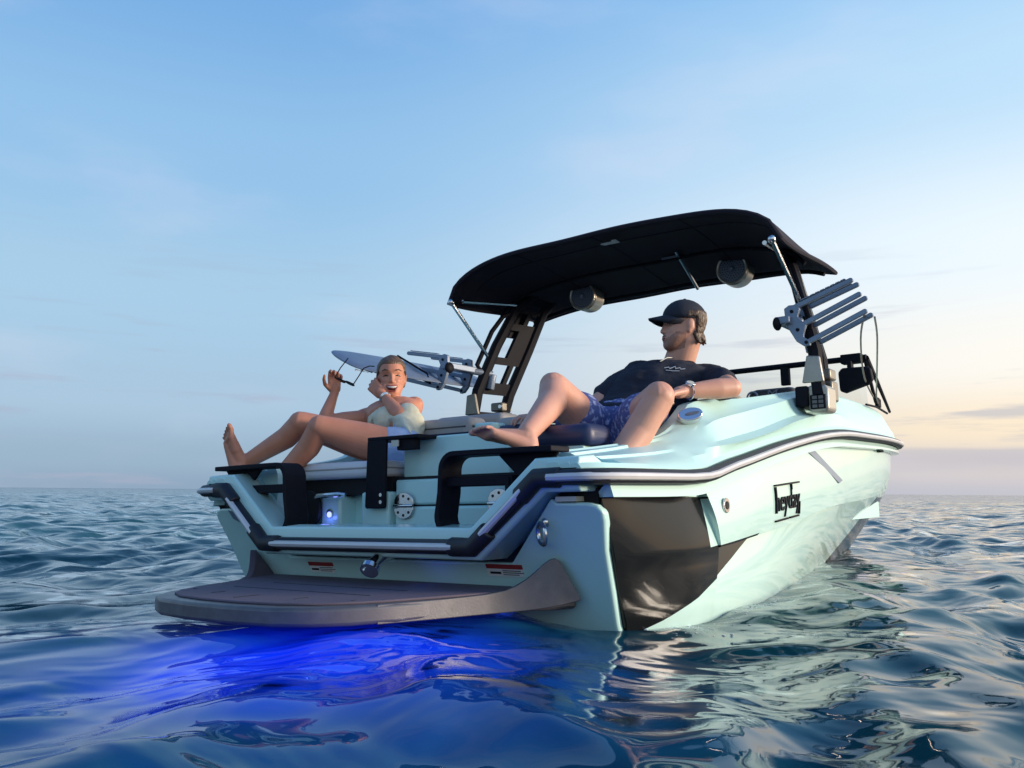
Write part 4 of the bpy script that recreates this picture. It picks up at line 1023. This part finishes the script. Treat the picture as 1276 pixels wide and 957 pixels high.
# moustache and stubble
mx_.cur = 2; mx_.tube([F(-.024, -.053, .0005), F(-.01, -.0485, .0015), F(.01, -.0485, .0015), F(.024, -.053, .0005)], [.001, .0028, .0028, .001], 6)
add_extra(me, mx_, [M['eyewhite'], M['eyedark'], M['brow'], M['lip_m'], M['teeth'], M['mouth']])
link('body', me, pm)
c_ = MB(); loft(c_, [(pel.lerp(nk, .06), lat_p, fr_t, .166, .118)] + [t for t in tors[2:6]] + [(nk + V((0, 0, -.008)), lat_s, fr_t, .085, .07)], inf=.012)
for s_, e_ in ((shR, elR), (shL, elL)):
    c_.cone(s_ + (nk - s_)*.08 + V((0, 0, -.01)), s_.lerp(e_, .55), .071, .068); c_.cone(s_, nk + V((0, 0, -.035)), .066, .066)
me = remesh(c_, [M['tee']], .0065, 4); crumple(me, .008, 6, 4); crumple(me, .010, 14, 2); sho = link('t_shirt', me, pm)
# print on the chest: a few strokes of script too small to read
pc = pel.lerp(nk, .70) + lat_s*.075; fn = fr_t.normalized(); un = (nk - pel).normalized()
def chest(x, y, z=0.): return pc + lat_s*x + un*y + fn*(.112 + .012 + z)
c_ = MB()
c_.tube([chest(-.045, .004), chest(-.03, .012), chest(-.02, .002), chest(-.005, .02), chest(.005, .004), chest(.02, .012), chest(.03, .002), chest(.045, .008)], .0022, 5)
c_.tube([chest(-.03, -.010), chest(0, -.013), chest(.03, -.010)], .0018, 5); c_.build('shirt_print', M['white'], sho)
c_ = MB(); c_.tube([nk + fn*.075 + lat_s*-.01, chest(-.075, .075, .004), chest(-.085, .04, .008)], .0022, 6); c_.build('neck_cord', M['cream'], pm)
c_ = MB(); loft(c_, [(pel + V((0, -.02, -.065)), lat_p, fr_t, .14, .10), (pel, lat_p, fr_t, .178, .124), (pel.lerp(nk, .2), lat_p, fr_t, .165, .115)], inf=.010)
for h_, k_, q in ((hipR, kneR, .42), (hipL, kneL, .45)): c_.cone(h_, h_.lerp(k_, q), .112, .104)
me = remesh(c_, [M['swim']], .0065, 4); crumple(me, .006, 15, 7); link('swim_shorts', me, pm)
c_ = MB(); ring = []
for i in range(9):
    th = math.radians(5 + 11.4*i)
    ring.append([P(math.sin(th)*math.cos(q)*.0835, -.012 + math.sin(th)*math.sin(q)*.104, .040 + math.cos(th)*.090) for q in (2*math.pi*k/28 for k in range(28))])
c_.rings(ring); co = None
me = c_.mesh('cap', [M['cap']]); me.shade_smooth(); cp = link('cap', me, pm)
c_ = MB(); BR = []
for j in range(7):
    t = j/6
    BR.append([P(x_*.074*(1 - .30*t**2.2), .070*math.sqrt(max(0, 1 - x_*x_)) + .014 + .078*t*math.sqrt(max(.04, 1 - (x_*.96)**2)), .046 - .020*t - .026*x_*x_) for x_ in np.linspace(-1, 1, 15)])
for j in range(6):
    for i in range(14): pass
o_ = len(c_.v); c_.v += [tuple(q) for r in BR for q in r]
for j in range(6):
    for i in range(14): c_.f.append((o_ + j*15 + i, o_ + j*15 + i + 1, o_ + (j+1)*15 + i + 1, o_ + (j+1)*15 + i)); c_.mi.append(0)
br = c_.build('cap_brim', M['cap'], cp); sm_ = br.modifiers.new('thick', 'SOLIDIFY'); sm_.thickness = .0085; sm_.offset = 0
c_ = MB(); c_.sphere(P(0, -.012, .130), (.008, .008, .005)); c_.build('cap_button', M['cap'], cp)
c_ = hair_shell(P, lambda x, y, z: min((z + .052 + .55*max(0, y + .03))*45, (.018 - y)*60, (.06 - z)*60 + 1) if not (abs(x) > .06 and -.040 < y < .008 and z < .034) else 0., .0150, 1.)
rr = random.Random(5)
for q in np.linspace(math.radians(188), math.radians(352), 22):
    x_, y_ = math.cos(q)*.062, -.028 + math.sin(q)*.066
    if y_ < -.036: c_.cone(P(x_, y_, -.038), P(x_*(1.02 + rr.random()*.2), y_ - .006 - rr.random()*.014, -.062 - rr.random()*.022), .012, .004, 8)
me = remesh(c_, [M['hair_m']], .0042, 1); crumple(me, .0022, 80, 1); link('hair', me, pm)
c_ = MB(); ax = (elL - wrL).normalized(); c0 = wrL + ax*.022; c_.tube(torus(c0, .0315, 0, ax, 24), .0085, 8, close=True, flat=.5)
wo = c_.build('wrist_watch', M['steel'], pm)
c_ = MB(); nn = V((.35, -.45, .82)); nn = (nn - ax*nn.dot(ax)).normalized(); c_.disc(c0 + nn*.028, nn, .021, .011, 20); c_.build('watch_case', M['steel'], wo, bevel=.002)
c_ = MB(); c_.disc(c0 + nn*.039, nn, .016, .001, 20); c_.build('watch_dial', M['cream'], wo)

# ================================================================== SEA
CAM = Vector((2.4494, -2.3504, .4692))
def fade_(l, dr): return np.clip((l / (dr * 3.2)) - .6, 0, 1)
def waves(X, Y, dr):
    """Sum of directional waves; each fades where the mesh is too coarse to carry it."""
    r = np.random.default_rng(5)
    Z = np.zeros_like(X); DX = np.zeros_like(X); DY = np.zeros_like(X)
    bands = ((.16, .3, 16, .105), (.30, .6, 18, .15), (.6, 1.2, 18, .115), (1.2, 2.5, 16, .055), (2.5, 6., 12, .034), (6., 22., 8, .020))
    for l, slope in [(l_, st*math.sqrt(5/n_)) for l0, l1, n_, st in bands for l_ in np.geomspace(l0, l1, n_, endpoint=False)]:
        th = math.radians(205) + r.normal(0, .6 if l < 4 else .35); ph = r.uniform(0, 2*math.pi)
        a = slope*l/(2*math.pi)*r.uniform(.6, 1.3)
        k = 2*math.pi/l; c, s_ = math.cos(th), math.sin(th)
        n = int(np.searchsorted(dr[:, 0], l/(3.2*.6)))
        if n < 2: continue
        x, y, fade = X[:n], Y[:n], fade_(l, dr[:n])
        # slow warp so crests are short and uneven
        p_, q_ = np.float32(k)*(x*np.float32(s_) - y*np.float32(c)), np.float32(k)*(x*np.float32(c) + y*np.float32(s_))
        q = q_ + ph + .9*np.sin(.31*p_ + ph*1.7) + .5*np.sin(.17*q_ + .23*p_ + ph)
        env = (a*fade)*(.55 + .45*np.sin(.19*p_ + .12*q_ + ph*2.3))
        Z[:n] += env*np.sin(q); cq = env*.5*np.cos(q); DX[:n] += c*cq; DY[:n] += s_*cq
    return Z, DX, DY
NA, rings_ = 1500, []
head_ = .6377 + math.pi/2
ang = np.concatenate([np.linspace(head_ - .95, head_ + .95, 1150, endpoint=False), np.linspace(head_ + .95, head_ - .95 + 2*math.pi, 350, endpoint=False)])
rad = [.25]
while rad[-1] < 6000: rad.append(rad[-1] + max(.011, rad[-1]*(.007 if rad[-1] < 250 else .02)))
rad = np.array(rad); NR = len(rad)
RR, AA = np.meshgrid(rad, ang, indexing='ij')
RR = RR.astype(np.float32); AA = AA.astype(np.float32)
X = CAM.x + RR*np.cos(AA); Y = CAM.y + RR*np.sin(AA)
Z, DX, DY = waves(X, Y, np.maximum(RR*.007, .011))
hd = np.sqrt(np.maximum(0, np.abs(X) - .9)**2 + np.maximum(0, np.abs(Y - 2.1) - 3.0)**2)
calm = .44 + .56*np.clip(hd/1.3, 0, 1)
X = X + DX*calm; Y = Y + DY*calm; Z = Z*calm
NA = len(ang)
co = np.stack([X, Y, Z], -1).reshape(-1, 3)
co = np.vstack([co, [[CAM.x, CAM.y, float(Z[0].mean())]]]).astype(np.float32)
i = np.arange(NR - 1)[:, None]; j = np.arange(NA)[None, :]; jn = (j + 1) % NA
quads = np.stack([i*NA + j, (i+1)*NA + j, (i+1)*NA + jn, i*NA + jn], -1).reshape(-1, 4)
tri = np.stack([np.full(NA, NR*NA), np.arange(NA), (np.arange(NA) + 1) % NA], -1)
me = bpy.data.meshes.new('sea')
me.vertices.add(len(co)); me.vertices.foreach_set('co', co.ravel())
nl = quads.size + tri.size; me.loops.add(nl); me.loops.foreach_set('vertex_index', np.concatenate([quads.ravel(), tri.ravel()]).astype(np.int32))
npoly = len(quads) + len(tri); me.polygons.add(npoly)
me.polygons.foreach_set('loop_start', np.concatenate([np.arange(len(quads))*4, quads.size + np.arange(len(tri))*3]).astype(np.int32))
me.update(calc_edges=True); me.shade_smooth()
def seamat():
    m, nt, N, L = nodes('sea water')
    o = N('ShaderNodeOutputMaterial')
    d = N('ShaderNodeBsdfDiffuse'); d.inputs[0].default_value = (.005, .050, .058, 1)
    t = N('ShaderNodeBsdfTranslucent'); t.inputs[0].default_value = (.30, .42, .55, 1)
    a = N('ShaderNodeAddShader'); L(d.outputs[0], a.inputs[0]); L(t.outputs[0], a.inputs[1])
    g = N('ShaderNodeBsdfGlossy'); g.inputs['Roughness'].default_value = .035; g.inputs[0].default_value = (.95, .97, 1, 1)
    f = N('ShaderNodeFresnel'); f.inputs[0].default_value = 1.34
    mx = N('ShaderNodeMixShader'); L(f.outputs[0], mx.inputs[0]); L(a.outputs[0], mx.inputs[1]); L(g.outputs[0], mx.inputs[2]); L(mx.outputs[0], o.inputs[0])
    tc = N('ShaderNodeTexCoord'); mp = N('ShaderNodeMapping'); mp.inputs['Scale'].default_value = (1, 1, .2); mp.inputs['Rotation'].default_value = (0, 0, .4)
    L(tc.outputs['Object'], mp.inputs[0])
    n1 = N('ShaderNodeTexNoise'); n1.inputs['Scale'].default_value = 1.7; n1.inputs['Detail'].default_value = 3; n1.inputs['Distortion'].default_value = .5
    n2 = N('ShaderNodeTexNoise'); n2.inputs['Scale'].default_value = .5; n2.inputs['Detail'].default_value = 3
    for n in (n1, n2): L(mp.outputs[0], n.inputs['Vector'])
    b1 = N('ShaderNodeBump'); b1.inputs['Strength'].default_value = .8; b1.inputs['Distance'].default_value = .085
    b2 = N('ShaderNodeBump'); b2.inputs['Strength'].default_value = .8; b2.inputs['Distance'].default_value = .45
    L(n1.outputs['Fac'], b1.inputs['Height']); L(n2.outputs['Fac'], b2.inputs['Height']); L(b2.outputs[0], b1.inputs['Normal'])
    for q in (d, t, g, f): L(b1.outputs[0], q.inputs['Normal'])
    return m
me.materials.append(seamat())
sea = bpy.data.objects.new('sea', me); COL.objects.link(sea); sea.location.z = -.022; sea['kind'] = 'structure'

fm = MB(); fr_ = random.Random(3); cand = co[:-1].reshape(NR, NA, 3)[:420].reshape(-1, 3)
def fleck(x, y, r):
    k = int(np.argmin((cand[:, 0] - x)**2 + (cand[:, 1] - y)**2)); p = cand[k]
    fm.sphere((float(p[0]), float(p[1]), float(p[2])), (r*(.6 + fr_.random()), r*(.6 + fr_.random()), r*.22), 8, 5)
for _ in range(150):
    v = .35 + abs(fr_.gauss(0, .55)); fleck(u_0(v) + .02 + abs(fr_.gauss(0, .035)), v, .0014 + .0045*fr_.random()**4)
for _ in range(60): fleck(1.0 + abs(fr_.gauss(0, .12)), .55 + fr_.gauss(0, .12), .0014 + .0045*fr_.random()**4)
fo_ = fm.build('sea_foam', mat('white foam', (.80, .82, .82), .6, var=.05), None); fo_['kind'] = 'stuff'; fo_.location.z = -.0215

# ================================================================== LIGHT
SUN_AZ = math.radians(62)           # clockwise from +Y
SUN_EL = math.radians(9)
sv = Vector((math.sin(SUN_AZ)*math.cos(SUN_EL), math.cos(SUN_AZ)*math.cos(SUN_EL), math.sin(SUN_EL)))
sl_ = bpy.data.lights.new('sun', 'SUN'); sl_.energy = 4.3; sl_.angle = math.radians(14); sl_.color = (1., .84, .66)
so = bpy.data.objects.new('sun', sl_); COL.objects.link(so); so.rotation_euler = (-sv).to_track_quat('-Z', 'Y').to_euler()
def lamp(loc, e, size, aim, col=(.02, .05, 1.)):
    l = bpy.data.lights.new('underwater_lamp', 'AREA'); l.shape = 'DISK'; l.size = size; l.energy = e; l.color = col
    o = bpy.data.objects.new('underwater_lamp', l); COL.objects.link(o); o.matrix_world = BOAT @ Matrix.Translation(Vector(loc)) @ Vector(aim).to_track_quat('-Z', 'Y').to_matrix().to_4x4()
for x, y, e_ in ((.14, -.80, .45), (.48, -.78, 2.0), (.76, -.48, 2.0), (.66, -.98, 1.2)): lamp((x, y, -.38), e_, .2, (.05, -.35, .93), (.001, .008, 1.))
pl = bpy.data.lights.new('courtesy_lamp', 'POINT'); pl.energy = .06; pl.color = (.12, .18, 1.); pl.shadow_soft_size = .01
po = bpy.data.objects.new('courtesy_lamp', pl); COL.objects.link(po); po.location = BOAT @ Vector((-.535, .295, .36))
pl = bpy.data.lights.new('stern_lamp', 'POINT'); pl.specular_factor = .04; pl.energy = .03; pl.color = (.04, .08, 1.); pl.shadow_soft_size = .03
po = bpy.data.objects.new('stern_lamp', pl); COL.objects.link(po); po.location = BOAT @ Vector((.25, .08, .17))

W = bpy.data.worlds.new('World'); S.world = W; W.use_nodes = True
nt = W.node_tree; nt.nodes.clear(); N = nt.nodes.new; L = nt.links.new
def lin(r, g, b):
    f = lambda c: (c/255/12.92 if c/255 <= .04045 else ((c/255 + .055)/1.055)**2.4)
    return (f(r), f(g), f(b), 1)
tc = N('ShaderNodeTexCoord'); sp = N('ShaderNodeSeparateXYZ'); L(tc.outputs['Generated'], sp.inputs[0])
def mth(op, a, b=None, cl=False):
    n = N('ShaderNodeMath'); n.operation = op; n.use_clamp = cl
    for i_, q in enumerate((a, b)):
        if q is None: continue
        if isinstance(q, (int, float)): n.inputs[i_].default_value = q
        else: L(q, n.inputs[i_])
    return n.outputs[0]
x_, y_, z_ = sp.outputs
hor = mth('SQRT', mth('ADD', mth('MULTIPLY', x_, x_), mth('MULTIPLY', y_, y_)))
az = mth('DIVIDE', mth('ADD', mth('MULTIPLY', x_, math.sin(SUN_AZ)), mth('MULTIPLY', y_, math.cos(SUN_AZ))), mth('MAXIMUM', hor, .001))   # 1 towards the sunset, -1 away
el = mth('ARCSINE', mth('MINIMUM', mth('MAXIMUM', z_, -.02), 1.))
def ramp(src, stops):
    n = N('ShaderNodeValToRGB'); n.color_ramp.interpolation = 'EASE'
    e = n.color_ramp.elements
    while len(e) < len(stops): e.new(.5)
    for q, (p, c) in zip(e, stops): q.position = p; q.color = c
    L(src, n.inputs[0]); return n.outputs[0]
e1 = mth('DIVIDE', el, math.radians(60))
cold = ramp(e1, [(0, lin(136, 160, 184)), (.03, lin(144, 170, 193)), (.09, lin(160, 188, 212)), (.20, lin(160, 195, 221)), (.34, lin(141, 185, 223)), (.52, lin(114, 166, 218)), (1, lin(44, 96, 172))])
warm = ramp(e1, [(0, lin(188, 188, 198)), (.022, lin(204, 197, 198)), (.065, lin(242, 224, 198)), (.13, lin(243, 239, 231)), (.24, lin(228, 239, 246)), (.40, lin(182, 215, 240)), (.56, lin(142, 192, 236)), (1, lin(70, 124, 196))])
glow = ramp(e1, [(0, (1.0, .72, .52, 1)), (.06, (1.0, .80, .58, 1)), (.16, (1.0, .93, .82, 1)), (.34, (.78, .86, .94, 1)), (.6, (.42, .60, .86, 1)), (1, (.12, .25, .5, 1))])
fac = N('ShaderNodeMapRange'); fac.interpolation_type = 'SMOOTHSTEP'; fac.inputs['From Min'].default_value = -.42; fac.inputs['From Max'].default_value = .42; L(az, fac.inputs['Value'])
m1 = N('ShaderNodeMix'); m1.data_type = 'RGBA'; L(fac.outputs[0], m1.inputs['Factor']); L(cold, m1.inputs['A']); L(warm, m1.inputs['B'])
# thin clouds
mp = N('ShaderNodeMapping'); mp.inputs['Scale'].default_value = (3.0, 3.0, 34); L(tc.outputs['Generated'], mp.inputs[0])
cn_ = N('ShaderNodeTexNoise'); cn_.inputs['Scale'].default_value = 1.5; cn_.inputs['Detail'].default_value = 6; cn_.inputs['Roughness'].default_value = .55; L(mp.outputs[0], cn_.inputs['Vector'])
cr = N('ShaderNodeMapRange'); cr.interpolation_type = 'SMOOTHSTEP'; cr.inputs['From Min'].default_value = .55; cr.inputs['From Max'].default_value = .70; L(cn_.outputs['Fac'], cr.inputs['Value'])
low = N('ShaderNodeMapRange'); low.inputs['From Min'].default_value = .30; low.inputs['From Max'].default_value = .04; low.inputs['To Max'].default_value = .62; L(e1, low.inputs['Value'])
cm = N('ShaderNodeMix'); cm.data_type = 'RGBA'; cm.inputs['B'].default_value = lin(160, 168, 190); L(mth('MULTIPLY', cr.outputs[0], low.outputs[0]), cm.inputs['Factor']); L(m1.outputs['Result'], cm.inputs['A'])
# grey band of cloud low over the horizon
bn = N('ShaderNodeMapRange'); bn.interpolation_type = 'SMOOTHSTEP'; bn.inputs['From Min'].default_value = .048; bn.inputs['From Max'].default_value = .041
w2 = mth('ADD', e1, mth('MULTIPLY', mth('SUBTRACT', cn_.outputs['Fac'], .5), .012)); L(w2, bn.inputs['Value'])
bn2 = N('ShaderNodeMapRange'); bn2.interpolation_type = 'SMOOTHSTEP'; bn2.inputs['From Min'].default_value = .018; bn2.inputs['From Max'].default_value = .036; L(w2, bn2.inputs['Value'])
bm_ = N('ShaderNodeMix'); bm_.data_type = 'RGBA'; bm_.inputs['B'].default_value = lin(176, 177, 192); L(mth('MULTIPLY', mth('MULTIPLY', bn.outputs[0], bn2.outputs[0]), mth('MULTIPLY', fac.outputs[0], .6)), bm_.inputs['Factor']); L(cm.outputs['Result'], bm_.inputs['A'])
# bright pale wisps
mp2 = N('ShaderNodeMapping'); mp2.inputs['Scale'].default_value = (2., 2., 6); mp2.inputs['Location'].default_value = (3, 1, 4); L(tc.outputs['Generated'], mp2.inputs[0])
cn2 = N('ShaderNodeTexNoise'); cn2.inputs['Scale'].default_value = 1.6; cn2.inputs['Detail'].default_value = 7; L(mp2.outputs[0], cn2.inputs['Vector'])
cr2 = N('ShaderNodeMapRange'); cr2.interpolation_type = 'SMOOTHSTEP'; cr2.inputs['From Min'].default_value = .52; cr2.inputs['From Max'].default_value = .8; cr2.inputs['To Max'].default_value = .22; L(cn2.outputs['Fac'], cr2.inputs['Value'])
wm = N('ShaderNodeMix'); wm.data_type = 'RGBA'; wm.inputs['B'].default_value = lin(226, 222, 236); L(cr2.outputs[0], wm.inputs['Factor']); L(bm_.outputs['Result'], wm.inputs['A'])
# sunset glow beyond the right edge of the frame
gf = N('ShaderNodeMapRange'); gf.interpolation_type = 'SMOOTHSTEP'; gf.inputs['From Min'].default_value = .36; gf.inputs['From Max'].default_value = .95; L(az, gf.inputs['Value'])
gm = N('ShaderNodeMix'); gm.data_type = 'RGBA'; L(gf.outputs[0], gm.inputs['Factor']); L(wm.outputs['Result'], gm.inputs['A'])
gs = N('ShaderNodeVectorMath'); gs.operation = 'SCALE'; gs.inputs['Scale'].default_value = 1.12; L(glow, gs.inputs[0]); L(gs.outputs[0], gm.inputs['B'])
# below the horizon there is only deep water
dk = N('ShaderNodeMix'); dk.data_type = 'RGBA'; dk.inputs['B'].default_value = (.001, .008, .014, 1); L(mth('LESS_THAN', z_, -.004), dk.inputs['Factor']); L(gm.outputs['Result'], dk.inputs['A'])
ea = N('ShaderNodeMapRange'); ea.interpolation_type = 'SMOOTHSTEP'; ea.inputs['From Min'].default_value = -.98; ea.inputs['From Max'].default_value = -.70; ea.inputs['To Min'].default_value = .95; L(az, ea.inputs['Value'])
ev = N('ShaderNodeVectorMath'); ev.operation = 'SCALE'; L(dk.outputs['Result'], ev.inputs[0]); L(ea.outputs[0], ev.inputs['Scale'])
bg = N('ShaderNodeBackground'); bg.inputs[1].default_value = 1.15; L(ev.outputs[0], bg.inputs[0])
sky = N('ShaderNodeTexSky'); sky.sky_type = 'NISHITA'; sky.sun_disc = False; sky.sun_elevation = SUN_EL; sky.sun_rotation = SUN_AZ
bg2 = N('ShaderNodeBackground'); bg2.inputs[1].default_value = .05; L(sky.outputs[0], bg2.inputs[0])
ms = N('ShaderNodeMixShader'); ms.inputs[0].default_value = .12; L(bg.outputs[0], ms.inputs[1]); L(bg2.outputs[0], ms.inputs[2])
wo_ = N('ShaderNodeOutputWorld'); L(ms.outputs[0], wo_.inputs[0])

# ================================================================== CAMERA
cd = bpy.data.cameras.new('camera'); cam = bpy.data.objects.new('camera', cd); COL.objects.link(cam)
F_PX = 1077.03; cd.sensor_width = 36; cd.lens = F_PX/1276*36; cd.clip_start = .05; cd.clip_end = 20000
pitch = math.atan((612.22 - 478.5)/F_PX)
cam.matrix_world = Matrix.Translation(CAM) @ Matrix.Rotation(.6377, 4, 'Z') @ Matrix.Rotation(math.pi/2 + pitch, 4, 'X') @ Matrix.Rotation(.008, 4, 'Z')
S.camera = cam
S.view_settings.view_transform = 'Standard'; S.view_settings.look = 'None'; S.view_settings.exposure = .12; S.view_settings.gamma = 1
S.view_settings.use_curve_mapping = False
S.cycles.use_denoising = True
S.cycles.max_bounces = 6; S.cycles.caustics_reflective = False; S.cycles.caustics_refractive = False
S.cycles.sample_clamp_indirect = 8
